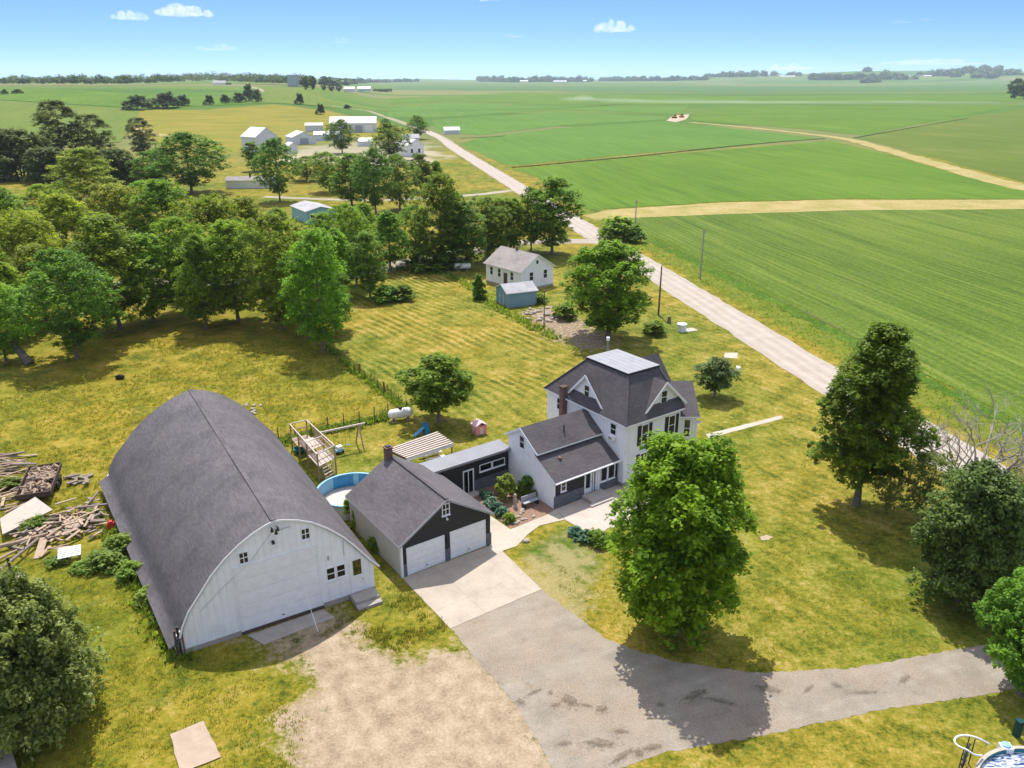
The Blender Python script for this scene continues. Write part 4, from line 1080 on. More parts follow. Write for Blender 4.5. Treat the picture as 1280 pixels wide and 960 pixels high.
t = thing('patio_table', 'pale picnic table between the pergola and the passage roof', 'table', G(540, 574), RAD(36))
m = MB(); m.box(-.9, .9, -.4, .4, .70, .76, 'white_trim'); m.build('tabletop', t)
for y in (-.75, .75): m = MB(); m.box(-.9, .9, y - .14, y + .14, .42, .47, 'white_trim'); m.build('bench_seat', t)
for x in (-.6, .6): m = MB(); m.beam((x, -.7, 0), (x, -.2, .7), .08, .05, 'white_trim'); m.beam((x, .7, 0), (x, .2, .7), .08, .05, 'white_trim'); m.box(x - .04, x + .04, -.75, .75, .37, .42, 'white_trim'); m.build('leg', t)

def build_playset():
    z = 2.55; A = G(362, 530, z); B = G(396, 568, z); D = G(383, 525, z); E_ = G(418, 557, z)
    t = thing('play_tower', 'weathered wooden play tower with railings, decks and swing beam', 'playset', (A.x, A.y, 0))
    o = Vector((A.x, A.y, 0)); P = lambda p, zz=None: Vector((p.x - o.x, p.y - o.y, p.z if zz is None else zz))
    A, B, D, E_ = P(A), P(B), P(D), P(E_)
    f = lambda s, q, zz: Vector((*(A.lerp(B, s).lerp(D.lerp(E_, s), q)).xy, zz))
    m = MB()
    for s, zt in ((0, z), (.33, z), (.66, z), (1, z)):
        for q in (0, 1): pass
    for s in (0, .3, .62, 1.0):
        for q in (.02, .98):
            m = MB(); p = f(s, q, 0); m.box(p.x - .06, p.x + .06, p.y - .06, p.y + .06, 0, z + .05, 'pale_wood'); m.build('post', t)
    def deck(s0, s1, zz, mat='bleached_wood'):
        m = MB(); k = int(abs(s1 - s0) * 40) + 3
        for i in range(k):
            a, b = s0 + (s1 - s0) * i / k, s0 + (s1 - s0) * (i + .86) / k
            pts = [f(a, 0, zz), f(b, 0, zz), f(b, 1, zz), f(a, 1, zz)]
            m.slab(pts, .05, mat)
        m.build('deck', t)
    deck(.0, .3, 1.05, 'pale_wood'); deck(.3, .62, 1.62); deck(.64, 1.0, 1.35)
    for q in (0, 1):
        r = MB(); r.beam(f(0, q, z), f(1, q, z), .09, .07, 'bleached_wood'); r.beam(f(.3, q, 1.75), f(1, q, 1.75), .05, .1, 'pale_wood')
        for i in range(26):
            s = .3 + .7 * i / 26; p = f(s, q, 0); r.beam((p.x, p.y, 1.6), (p.x, p.y, z), .05, .03, 'pale_wood')
        r.build('railing', t)
    for s in (0, .62, 1):
        r = MB(); r.beam(f(s, 0, z), f(s, 1, z), .09, .07, 'bleached_wood'); r.beam(f(s, 0, 1.9), f(s, 1, 1.9), .05, .08, 'pale_wood'); r.build('railing', t)
    r = MB()
    for q in (.15, .38, .62, .85): r.beam(f(.66, q, z + .03), f(1.0, q, z + .03), .06, .05, 'pale_wood')
    r.build('roof_slat', t)
    lw = MB()
    for i in range(8): a = .1 + .1 * i; lw.beam(f(1.02, a, .05), f(1.02, a, 1.3), .09, .03, 'pale_wood')
    lw.build('climbing_wall', t)
    # lower step deck and ladder
    ld = MB(); p0, p1 = f(1.0, .2, 1.3), f(1.16, .2, 0); p2, p3 = f(1.0, .7, 1.3), f(1.16, .7, 0)
    ld.beam(p0, p1, .05, .1, 'pale_wood'); ld.beam(p2, p3, .05, .1, 'pale_wood')
    for i in range(1, 6): ld.beam(p0.lerp(p1, i / 6), p2.lerp(p3, i / 6), .1, .04, 'bleached_wood')
    ld.build('ladder', t)
    # swing beam on an A-frame
    a, b = f(.45, 1, 2.35), P(G(456, 529, 2.35))
    s = MB(); s.beam(a, b, .14, .16, 'bleached_wood'); s.build('swing_beam', t)
    e = a.lerp(b, .86)
    nrm = (b - a).cross(Vector((0, 0, 1))).normalized()
    for sg in (-1, 1):
        g_ = MB(); g_.beam(e, Vector((e.x, e.y, 0)) + nrm * sg * 1.15, .11, .11, 'pale_wood'); g_.build('leg', t)
    g_ = MB(); g_.beam(Vector((e.x, e.y, 1.1)) + nrm * .6, Vector((e.x, e.y, 1.1)) - nrm * .6, .06, .1, 'pale_wood'); g_.build('brace', t)
    for k in (.35, .6):
        p = a.lerp(b, k); g_ = MB()
        for sg in (-.22, .22): g_.tube(p + (b - a).normalized() * sg, Vector((p.x, p.y, .55)) + (b - a).normalized() * sg, .012, .012, 'dark_metal', 5)
        q = Vector((p.x, p.y, .53)); g_.beam(q - (b - a).normalized() * .26, q + (b - a).normalized() * .26, .18, .03, 'teal_plastic'); g_.build('swing', t)
build_playset()
t = thing('toy_tub', 'teal plastic tub in the shade under the play tower', 'toy', G(375, 566), .3)
m = MB(); m.lathe([(0, .04), (.42, .04), (.55, .45), (.6, .45), (.6, .5), (.5, .5), (.38, .12), (0, .1)], (0, 0, 0), 'teal_plastic', 18); m.build('tub', t, True)
t = thing('toy_car', 'pale blue plastic toy beside the right leg of the play tower', 'toy', G(424, 566), .8)
m = MB(); m.box(-.4, .4, -.25, .25, .15, .42, 'pool_sky'); m.box(-.2, .3, -.22, .22, .42, .7, 'white_trim'); m.build('body', t)
for x in (-.28, .28):
    for y in (-.27, .27): m = MB(); m.tube((x, y - .04, .13), (x, y + .04, .13), .13, .13, 'black_rubber', 12); m.build('wheel', t)

def propane(loc, rz, label, L=2.6, r=.5):
    t = thing('propane_tank', label, 'tank', loc, rz)
    prof = [(0, -L / 2)] + [(r * math.sin(a), -L / 2 + r * .8 * (1 - math.cos(a))) for a in (.4, .8, 1.2, 1.57)] + [(r * math.sin(a), L / 2 - r * .8 * (1 - math.cos(a))) for a in (1.57, 1.2, .8, .4)] + [(0, L / 2)]
    m = MB(); m.lathe(prof, (0, 0, r + .28), 'tank_white', 20, 'x'); m.build('tank', t, True)
    d = MB(); d.lathe([(.2, 0), (.2, .16), (.12, .25), (0, .27)], (0, 0, 2 * r + .24), 'dark_metal', 14); d.build('dome', t, True)
    for x in (-.75, .75): l = MB(); l.box(x - .06, x + .06, -.32, .32, 0, .42, 'rust'); l.box(x - .2, x + .2, -.4, .4, 0, .08, 'old_concrete'); l.build('leg', t)
    return t
propane(G(501, 525), RAD(22), 'white propane tank with dark dome beside the round yard tree')
propane(G(578, 338), RAD(12), 'white propane tank under the trees left of the cottage', 3.2, .55)

t = thing('toy_slide', 'blue plastic toddler slide on the lawn near the round tree', 'slide', G(526, 544), RAD(35))
m = MB(); m.path([(-.7, 0, .12), (-.2, 0, .3), (.3, 0, .72), (.5, 0, .8)], [.04] * 4, 'blue_plastic', 6)
m.slab([(-.75, -.22, .12), (.35, -.22, .78), (.35, .22, .78), (-.75, .22, .12)], .05, 'blue_plastic'); m.slab([(.35, -.25, .8), (.75, -.25, .8), (.75, .25, .8), (.35, .25, .8)], .06, 'blue_plastic'); m.build('chute', t)
for y in (-.24, .24): m = MB(); m.box(.35, .8, y - .04, y + .04, 0, 1.15, 'blue_plastic'); m.build('side_panel', t)
m = MB(); m.box(.8, .98, -.2, .2, .25, .3, 'blue_plastic'); m.box(.8, .9, -.2, .2, .52, .57, 'blue_plastic'); m.build('step', t)

t = thing('playhouse', 'pink plastic toy playhouse with pale roof standing on the mown lawn', 'playhouse', G(599, 541), RAD(30))
m = MB(); m.prism([(-.55, 0), (.55, 0), (.6, .95), (-.6, .95)], -.5, .5, 'pink_plastic'); m.build('wall', t)
m = MB(); m.slab([(-.68, -.58, .95), (0, -.58, 1.34), (0, .58, 1.34), (-.68, .58, .95)], .07, 'pale_pink_plastic'); m.slab([(0, -.58, 1.34), (.68, -.58, .95), (.68, .58, .95), (0, .58, 1.34)], .07, 'pale_pink_plastic'); m.build('roof', t)
m = MB(); m.box(-.2, .2, -.53, -.5, .02, .75, 'pale_pink_plastic'); m.build('door', t)
m = MB(); m.box(-.63, -.58, -.2, .2, .4, .75, 'pale_pink_plastic'); m.build('window', t)

# ---- pasture fences
def fence(name, label, pts, posts, thick=.05, ph=1.25, mesh_mat='rust', heavy=()):
    P = [G(*p) for p in pts]; o = P[0].copy()
    t = thing(name, label, 'fence', o)
    seg = [(P[i], P[i + 1]) for i in range(len(P) - 1)]; tot = sum((b - a).length for a, b in seg)
    def at(k):
        d = k * tot
        for a, b in seg:
            l = (b - a).length
            if d <= l: return a.lerp(b, d / l) - o
            d -= l
        return P[-1] - o
    for i in range(posts):
        p = at(i / (posts - 1)); h = ph * random.uniform(.85, 1.1); r = thick
        if i in heavy: h *= 1.35; r = .13
        m = MB(); m.tube(p, p + Vector((random.uniform(-.06, .06), random.uniform(-.06, .06), h)), r, r * .85, 'pole_wood' if i not in heavy else 'rust', 7); m.build('post', t)
    w = MB()
    for z in (.3, .6, .95):
        w.path([at(k / 24) + Vector((0, 0, z)) for k in range(25)], [.012] * 25, mesh_mat, 4)
    for k in range(int(tot / .5)): p = at(k * .5 / tot); w.tube(p + Vector((0, 0, .1)), p + Vector((0, 0, .98)), .006, .006, mesh_mat, 3)
    w.build('wire', t)
fence('wire_fence', 'rusty wire fence with brown posts between pasture and mown lawn', [(408, 432), (432, 453), (452, 470), (487, 496), (508, 511)], 15, .045, 1.2, 'rust', (7, 11))
fence('wire_fence', 'overgrown wire fence with thin posts behind the play tower', [(330, 560), (352, 552), (400, 541), (440, 534), (486, 522)], 9, .06, 1.55, 'dark_metal')

# ---- poles
def pole(label, u, v, vt, arm=0, mat='pole_wood', r=.13):
    p = G(u, v); h = height_to(p, vt); t = thing('utility_pole', label, 'pole', p)
    m = MB(); m.path([(0, 0, 0), (0, 0, h)], [r, r * .65], mat, 9); m.build('pole', t)
    if arm:
        a = MB(); a.beam((-arm, 0, h - .5), (arm, 0, h - .5), .1, .12, mat); a.build('crossarm', t)
        for x in (-arm * .85, arm * .85): i = MB(); i.lathe([(.03, 0), (.06, .05), (.05, .14), (0, .16)], (x, 0, h - .43), 'grey_metal', 8); i.build('insulator', t)
    else:
        i = MB(); i.lathe([(.03, 0), (.07, .06), (.05, .16), (0, .18)], (0, 0, h), 'grey_metal', 8); i.build('insulator', t)
pole('grey pole at the edge of the near crop field across the road', 875, 349, 286, .35, 'grey_pole_wood', .15)
pole('dark wooden pole on the house side of the road', 823, 394, 333, 0, 'pole_wood', .15)
pole('thin pole rising from bushes beside the straw strip', 793, 300, 250, .3, 'grey_pole_wood', .13)
pole('slim post standing in front of the blue shed rubble', 680, 410, 364, 0, 'dark_wood', .08)

# ---- tv mast behind the house
p = G(758, 470); t = thing('antenna_mast', 'thin lattice mast with white cap behind the house roof', 'antenna', p)
h = height_to(p, 420); m = MB()
for k in range(3):
    a = 2 * math.pi * k / 3; m.tube((.28 * math.cos(a), .28 * math.sin(a), 0), (.09 * math.cos(a), .09 * math.sin(a), h - .5), .03, .025, 'grey_metal', 5)
for i in range(14):
    z = (h - .5) * i / 14; r = .28 - .19 * i / 14
    for k in range(3):
        a, b = 2 * math.pi * k / 3, 2 * math.pi * (k + 1) / 3; m.tube((r * math.cos(a), r * math.sin(a), z), (r * math.cos(b), r * math.sin(b), z + (h - .5) / 14), .014, .014, 'grey_metal', 4)
m.build('lattice', t); m = MB(); m.lathe([(0, 0), (.2, .02), (.2, .4), (0, .45)], (0, 0, h - .55), 'white_trim', 12); m.build('cap', t)

# ---- by the road
t = thing('well_cover', 'white capped concrete well tank on the verge near the road', 'well', G(852, 414), .4)
m = MB(); m.lathe([(.62, 0), (.62, .95), (.7, .96), (.7, 1.08), (.0, 1.12)], (0, 0, 0), 'weathered_white', 18); m.build('tank', t)
m = MB(); m.box(.2, 2.3, -.7, .7, 0, .06, 'stone_pale'); m.build('slab', t)
t = thing('tree_stump', 'dark weathered stump on the verge left of the well tank', 'stump', G(836, 404))
m = MB(); m.path([(0, 0, 0), (.02, 0, .5), (.05, .03, 1.0)], [.36, .26, .22], 'bark', 10); m.build('stump', t)
t = thing('mailbox', 'dark post with a white box near the small tree by the road', 'mailbox', G(922, 472), .3)
m = MB(); m.box(-.08, .08, -.08, .08, 0, 1.0, 'dark_wood'); m.build('post', t); m = MB(); m.prism([(-.2, 1.0), (.2, 1.0), (.2, 1.25), (.1, 1.38), (-.1, 1.38), (-.2, 1.25)], -.3, .3, 'weathered_white'); m.build('box', t)
t = thing('tree_stump', 'small black stump lying in the open pasture', 'stump', G(150, 474))
m = MB(); m.path([(-.45, 0, .2), (0, .05, .34), (.5, 0, .24)], [.2, .32, .2], 'black_rubber', 9); m.build('log', t, True)

# ---- garden beside the house
t = thing('garden_bench', 'small grey garden bench by the white house wall', 'bench', G(663, 632), RAD(36))
m = MB(); m.box(-.75, .75, -.2, .25, .42, .48, 'grey_metal'); m.build('seat', t); m = MB(); m.box(-.75, .75, .25, .31, .5, .9, 'grey_metal'); m.build('backrest', t)
for x in (-.65, .65): m = MB(); m.box(x - .05, x + .05, -.2, .3, 0, .42, 'dark_metal'); m.build('leg', t)
t = thing('garden_statue', 'little pale statue standing on the mulch bed', 'statue', G(644, 634))
m = MB(); m.lathe([(.18, 0), (.18, .12), (.12, .16), (.17, .5), (.19, .75), (.10, .95), (.13, 1.05), (.13, 1.15), (.06, 1.25), (0, 1.27)], (0, 0, 0), 'stone_pale', 12); m.build('statue', t, True)
t = thing('flower_pot', 'terracotta flower pot at the front of the mulch bed', 'pot', G(637, 645))
m = MB(); m.lathe([(.0, .02), (.16, .0), (.24, .34), (.28, .34), (.28, .4), (.2, .4), (.18, .3), (0, .3)], (0, 0, 0), 'terracotta', 14); m.build('pot', t, True)
rnd = random.Random(5)
def stone(name, loc, r, label, cat, group, mat='stone_pale'):
    m = MB(); vs, fs = [], []; n = 8
    for i in range(5):
        ph = math.pi * i / 4
        for k in range(n):
            a = 2 * math.pi * k / n; q = r * (1 + rnd.uniform(-.2, .2))
            vs.append((q * math.sin(ph) * math.cos(a), q * .8 * math.sin(ph) * math.sin(a), r * .3 + q * .55 * math.cos(ph)))
    for i in range(4):
        for k in range(n): fs.append((i * n + k, (i + 1) * n + k, (i + 1) * n + (k + 1) % n, i * n + (k + 1) % n))
    m.raw(vs, fs, mat); o = m.build(name, None, True, loc, rnd.uniform(0, 6)); return tag(o, label, cat, group)
for i in range(22):
    u, v = rnd.uniform(630, 668), rnd.uniform(636, 655)
    if v > 661 - (u - 638) * .38 - 3 or v < 640 - (u - 630) * .2: continue
    stone('bed_stone', G(u, v, .01), rnd.uniform(.12, .24), 'pale rounded stone on the brown mulch bed', 'stone', 'stones on the mulch bed')
stone('lawn_stone', G(658, 677), .28, 'lone pale stone on the grass by the walkway', 'stone', None)
# rubble by the blue shed
for i in range(34):
    u, v = rnd.uniform(655, 700), rnd.uniform(385, 404)
    stone('rubble_piece', G(u, v), rnd.uniform(.2, .55), 'pale broken concrete piece in the rubble patch by the blue shed', 'rubble', 'rubble by the blue shed')
t = thing('old_tyre', 'black tyre leaning in the weeds at the left of the roadside tree', 'tyre', G(697, 392), .5)
m = MB(); m.lathe([(.3, -.12), (.52, -.14), (.58, 0), (.52, .14), (.3, .12), (.3, -.12)], (0, 0, .55), 'black_rubber', 18, 'x'); m.build('tyre', t, True)
for i in range(9):
    o = stone('rubble_piece', G(rnd.uniform(300, 328), rnd.uniform(505, 518)), rnd.uniform(.15, .35), 'small pale rubble lying in the pasture behind the barn', 'rubble', 'rubble in the pasture')

# ---- old concrete pads
sheet('concrete_pad', [G(*q) for q in [(212.5, 919), (254.5, 902), (276.5, 947), (226, 968)]], .07, 'worn_tan_concrete', .5, .05, 31, kind=None, label='square worn concrete pad on the lawn in front of the barn', cat='concrete pad')
m = MB(); P_ = [G(*q) for q in [(-30, 938), (14, 937), (22, 962), (-20, 975)]]; m.prism([(p.x, p.y) for p in P_], 0, .5, 'old_concrete', 'z'); tag(m.build('cistern_lid'), 'grey concrete lid at the bottom left behind the big bush', 'concrete lid')
m = MB(); P_ = [G(*q) for q in [(310, 795), (404, 762), (418, 772), (330, 806)]]; m.prism([(p.x, p.y) for p in P_], 0, .035, 'old_concrete', 'z'); tag(m.build('door_apron'), 'worn concrete strip in front of the barn overhead door', 'concrete strip')
# retaining wall at the right edge
m = MB(); pts = smooth_line([G(1236, 704), G(1252, 722), G(1270, 736), G(1300, 746)], .5)
for i in range(len(pts) - 1): m.beam(pts[i] + Vector((0, 0, .25)), pts[i + 1] + Vector((0, 0, .25)), .35, .5, 'red_brick')
tag(m.build('garden_wall'), 'low curved brown garden wall at the right edge behind the dark evergreen', 'wall')

# ---- right hand corner: pool with ladder
def build_round_pool():
    z = 1.2; pts = [G(1216, 958, z), G(1240, 941, z), G(1281, 928, z)]
    (ax, ay), (bx, by), (cx, cy) = [(p.x, p.y) for p in pts]
    d = 2 * (ax * (by - cy) + bx * (cy - ay) + cx * (ay - by))
    ux = ((ax ** 2 + ay ** 2) * (by - cy) + (bx ** 2 + by ** 2) * (cy - ay) + (cx ** 2 + cy ** 2) * (ay - by)) / d
    uy = ((ax ** 2 + ay ** 2) * (cx - bx) + (bx ** 2 + by ** 2) * (ax - cx) + (cx ** 2 + cy ** 2) * (bx - ax)) / d
    R_ = math.hypot(ax - ux, ay - uy); R_ = min(max(R_, 2.0), 3.6)
    dirv = Vector((bx - ux, by - uy, 0)).normalized(); c = Vector((bx, by, 0)) - dirv * R_
    t = thing('round_pool', 'round pool with pale rim and streaked water at the bottom right corner', 'pool', c)
    m = MB(); m.lathe([(R_ - .05, 0), (R_, 0), (R_, z - .04), (R_ - .05, z - .04)], (0, 0, 0), 'grey_metal', 56); m.build('wall', t)
    m = MB(); m.lathe([(R_ - .06, z - .04), (R_ + .12, z - .04), (R_ + .12, z), (R_ - .06, z), (R_ - .06, z - .04)], (0, 0, 0), 'stone_pale', 56); m.build('rim', t)
    m = MB(); m.lathe([(R_ - .06, .1), (R_ - .07, z - .05)], (0, 0, 0), 'teal_plastic', 56); m.build('liner', t)
    m = MB(); m.lathe([(0, z - .25), (R_ * .5, z - .25), (R_ - .07, z - .25)], (0, 0, 0), 'pool_water', 56); m.build('water', t)
    sk = G(1258, 930, z + .1) - c; m = MB(); m.box(-.28, .28, -.26, .2, z - .45, z + .02, 'white_trim'); o = m.build('skimmer', t); o.location = (sk.x, sk.y, 0)
    q = MB(); q.lathe([(.22, 0), (.22, .05), (.17, .09), (0, .09)], (0, 0, z + .02), 'pool_sky', 18); q.build('lid', o, True)
    # ladder straddling the wall
    l = thing('pool_ladder', 'tall looped ladder with pale handrail leaning over the corner pool', 'ladder', (0, 0, 0))
    h = 1.95
    pr = [G(1237, 930, h - .6), G(1221, 922, h - .1), G(1206, 919, h), G(1196, 921, h), G(1193, 926, h), G(1197, 932, h), G(1208, 937, h), G(1218, 943, h - .25), G(1228, 944.5, h - .6)]
    m = MB(); m.path(smooth_line(pr, .12), [.045] * len(smooth_line(pr, .12)), 'white_trim', 8); m.build('handrail', l, True)
    for a, b in (((1205, 936), 1.75), ((1209, 938), 1.75), ((1212, 921), 1.8), ((1219, 924), 1.8)):
        top = G(*a, b); m = MB(); m.tube(top, Vector((top.x + .1, top.y + .15, 0)), .03, .03, 'dark_metal', 6); m.build('leg', l)
    for k in (.35, .7, 1.05, 1.4):
        a, b = G(1207, 937, 1.75), G(1215, 922, 1.8); m = MB(); m.beam(Vector((a.x, a.y, k)), Vector((b.x, b.y, k)), .1, .04, 'dark_metal'); m.build('rung', l)
    b = thing('pump_box', 'dark teal pump box behind the pale rim of the corner pool', 'box', G(1270, 920), .2)
    m = MB(); m.box(-.15, .15, -.14, .14, 0, 1.0, 'dark_teal'); m.build('body', b); m = MB(); m.box(-.18, .18, -.17, .17, 1.0, 1.06, 'dark_teal'); m.build('lid', b)
build_round_pool()

# ---- wood yard at the left
def plank(proto_len, w, h, mat):
    m = MB(); m.beam((-proto_len / 2, 0, 0), (proto_len / 2, 0, 0), w, h, mat)
    o = m.build('timber_plank'); return o
PK = []
for L, w, h, mt in ((2.6, .2, .06, 'pale_wood'), (3.4, .16, .1, 'grey_wood'), (1.6, .24, .05, 'pale_wood'), (1.1, .3, .12, 'grey_wood'), (2.0, .12, .12, 'cedar')):
    PK.append(plank(L, w, h, mt))
used = [0] * len(PK)
def put_plank(u, v, z, a, tilt=0, k=None, s=1.0):
    k = rnd.randrange(len(PK)) if k is None else k
    o = PK[k] if not used[k] else PK[k].copy()
    if used[k]: COL.objects.link(o)
    used[k] = 1; p = G(u, v); o.location = (p.x, p.y, z); o.rotation_euler = (rnd.uniform(-.25, .25), tilt, a); o.scale = (s, 1, 1)
    tag(o, 'weathered board or log in the jumbled timber heap left of the barn', 'plank', 'timber scattered beside the barn')
for i in range(120):                                           # main jumble
    k = rnd.random(); u = 25 + 100 * k + rnd.uniform(-8, 8); v = 672 - 26 * k + rnd.gauss(0, 11)
    put_plank(u, v, .12 + rnd.random() * .55, rnd.gauss(.55, .95), rnd.uniform(-.25, .25), None, rnd.uniform(.35, 1.0))
for i in range(26):
    put_plank(rnd.uniform(-8, 30), rnd.uniform(570, 606), .1 + rnd.random() * .6, rnd.gauss(.3, .25), rnd.uniform(-.08, .08), rnd.choice((0, 1, 4)))
for i in range(22):
    put_plank(rnd.uniform(-15, 50), rnd.uniform(612, 640), .1 + rnd.random() * .3, rnd.gauss(.6, .5), 0)
for i in range(12):
    put_plank(rnd.uniform(85, 118), rnd.uniform(596, 608), .1 + rnd.random() * .3, rnd.gauss(.3, .7), 0, 3, .8)
def long_log(u0, v0, u1, v1, r, z, mat='pale_wood', label='log'):
    a, b = G(u0, v0, z), G(u1, v1, z); m = MB(); mid = (a + b) / 2 + Vector((rnd.uniform(-.1, .1), rnd.uniform(-.15, .15), 0)); m.path([a, mid, b], [r, r * .95, r * .85], mat, 8)
    tag(m.build('timber_log'), label, 'log', None)
long_log(-10, 685, 60, 667, .17, .4, 'pale_wood', 'long pale pole lying along the front of the timber heap')
long_log(0, 712, 48, 673, .13, .5, 'grey_wood', 'grey pole slanting down in front of the timber heap')
long_log(-10, 704, 30, 684, .11, .3, 'pale_wood', 'short pale pole at the left end of the timber heap')
long_log(58, 672, 88, 652, .12, .5, 'pale_wood', 'pale pole at the right of the timber heap top')
m = MB(); a, b = G(47, 698, .05), G(55, 672, .45); m.beam(a, b, .55, .06, 'pale_wood'); tag(m.build('wide_board'), 'short wide pale board leaning on the timber heap', 'board')
m = MB(); A, B, D, E_ = G(0, 648, .75), G(44, 621, .85), G(66, 637, .9), G(3, 668, .6); m.slab([A, B, D, E_], .12, 'stone_pale', 'grey_wood')
tag(m.build('roof_panel'), 'large flat pale panel lying on top of the timber heap', 'panel')
p = G(14, 716); m = MB(); m.box(-.07, .07, -.07, .07, 0, 1.25, 'dark_metal'); tag(m.build('iron_post', None, False, p), 'short black iron post in the grass below the timber heap', 'post')
sheet('flat_stone', [G(*q) for q in [(14, 722), (30, 716), (33, 721), (18, 727)]], .06, 'stone_pale', .3, .06, 33, kind=None, label='flat pale stone at the foot of the black iron post', cat='stone')
def build_trailer():
    z = .75; A, B, D, E_ = G(20, 622, z), G(40, 584, z), G(74, 584, z), G(63, 619, z)
    c = (A + B + D + E_) / 4; ex = ((D + E_) / 2 - (A + B) / 2); ey = ((B + D) / 2 - (A + E_) / 2)
    rz = math.atan2(ey.y, ey.x) - math.pi / 2; W, L = ex.length / 2, ey.length / 2
    W = min(W, 1.35)
    t = thing('farm_trailer', 'dark open trailer heaped with split firewood', 'trailer', (c.x, c.y, 0), rz)
    m = MB(); m.box(-W, W, -L, L, .55, .63, 'dark_wood'); m.build('bed', t)
    for x in (-W, W): m = MB(); m.box(x - .04, x + .04, -L, L, .63, 1.05, 'dark_wood'); m.build('side_board', t)
    for y in (-L, L): m = MB(); m.box(-W, W, y - .04, y + .04, .63, 1.05, 'dark_wood'); m.build('end_board', t)
    for x in (-W - .14, W + .14):
        for y in (-.5, .5): m = MB(); m.lathe([(0, -.1), (.32, -.1), (.36, 0), (.32, .1), (0, .1)], (x, y, .36), 'black_rubber', 16, 'x'); m.build('wheel', t)
    m = MB(); m.beam((0, L, .5), (0, L + 1.3, .4), .12, .1, 'rust'); m.build('drawbar', t)
    protos = []
    for q in range(4):
        m = MB(); r = rnd.uniform(.07, .11); m.path([(-.30, 0, 0), (.30, .02, 0)], [r, r * .95], ('pale_wood', 'cedar', 'grey_wood', 'pale_wood')[q], 7); protos.append(m.build('firewood_log'))
    cs, sn = math.cos(rz), math.sin(rz); first = [True] * 4
    for i in range(130):
        x, y = rnd.uniform(-W + .25, W - .25), rnd.uniform(-L + .25, L - .25); q = i % 4
        o = protos[q] if first[q] else protos[q].copy()
        if not first[q]: COL.objects.link(o)
        first[q] = False
        hh = .72 + rnd.random() * (.42 - .12 * abs(y) / L)
        o.location = (c.x + x * cs - y * sn, c.y + x * sn + y * cs, hh); o.rotation_euler = (rnd.uniform(-.5, .5), rnd.uniform(-.5, .5), rnd.uniform(0, 6.3))
        tag(o, 'split firewood log heaped in the dark trailer', 'firewood', 'firewood in the trailer')
build_trailer()
t = thing('wooden_pallet', 'pale slatted pallet propped in weeds below the timber heap', 'pallet', G(89, 700), RAD(25))
for i in range(6): m = MB(); m.box(-.75, .75, -.6 + i * .21, -.47 + i * .21, .62 + i * .03, .65 + i * .03, 'white_trim'); m.build('slat', t)
for x in (-.68, 0, .68): m = MB(); m.beam((x, -.6, .57), (x, .6, .74), .07, .1, 'weathered_white'); m.build('bearer', t)
for x in (-.6, .6): m = MB(); m.box(x - .05, x + .05, -.55, .5, 0, .55, 'grey_wood'); m.build('leg', t)
t = thing('fuel_can', 'bright red can standing against the left side of the barn', 'can', G(140, 662), .3)
m = MB(); m.box(-.26, .26, -.2, .2, 0, .62, 'red_plastic'); m.prism([(-.22, .62), (.22, .62), (.12, .78), (-.12, .78)], -.16, .16, 'red_plastic'); m.build('body', t); m = MB(); m.tube((.12, 0, .75), (.3, 0, .95), .04, .03, 'black_rubber'); m.build('spout', t)
# machines far out on the bare patch
for lab, u, v, rz in (('yellow digger at the left of the distant bare soil patch', 843, 148, .3), ('yellow digger at the right of the distant bare soil patch', 852, 147, 2.2)):
    t = thing('digger', lab, 'digger', G(u, v), rz, 'diggers on the soil patch')
    m = MB(); m.box(-1.6, 1.6, -1.1, 1.1, 1.0, 2.2, 'machine_yellow'); m.build('body', t); m = MB(); m.box(-.5, .8, -.9, .1, 2.2, 3.2, 'window_glass'); m.build('cab', t)
    for y in (-1.1, 1.1): m = MB(); m.box(-2, 2, y - .3, y + .3, 0, .95, 'black_rubber'); m.build('track', t)
    m = MB(); m.beam((1.5, .4, 1.6), (4.2, .4, 4.0), .4, .5, 'machine_yellow'); m.beam((4.2, .4, 4.0), (6.0, .4, 1.0), .3, .4, 'machine_yellow'); m.build('arm', t)
# ================================================================== TREES AND PLANTS
def unit(n, rng):
    v = rng.normal(size=(n, 3)); return v / np.linalg.norm(v, axis=1)[:, None]

def leaves(centers, radii, per, size, rng, ctint, up=.45, flat=.8, outw=.75):
    """diamond leaves spread through clumps; returns verts, quads, tint"""
    n = len(centers); N_ = n * per
    c = np.repeat(centers, per, 0); r = np.repeat(radii, per)
    d = unit(N_, rng); rad = rng.random(N_) ** .45
    p = c + d * (r * rad)[:, None] * np.array([1, 1, flat])
    nrm = d * (outw * .6) + unit(N_, rng) * .55 + np.array([0, .10, up + .55]); nrm /= np.linalg.norm(nrm, axis=1)[:, None]
    t = unit(N_, rng); t -= nrm * (t * nrm).sum(1)[:, None]; t /= np.linalg.norm(t, axis=1)[:, None] + 1e-9
    b = np.cross(nrm, t); s = size * rng.uniform(.65, 1.35, N_)
    a = t * (s * .62)[:, None]; w = b * (s * .40)[:, None]; bend = nrm * (s * .12)[:, None]
    V = np.stack([p - a - bend, p + w, p + a - bend, p - w], 1).reshape(-1, 3)
    F = np.arange(N_ * 4).reshape(-1, 4)
    tint = np.clip(np.repeat(ctint, per) + rng.normal(0, .16, N_), 0, 1)
    return V, F, tint

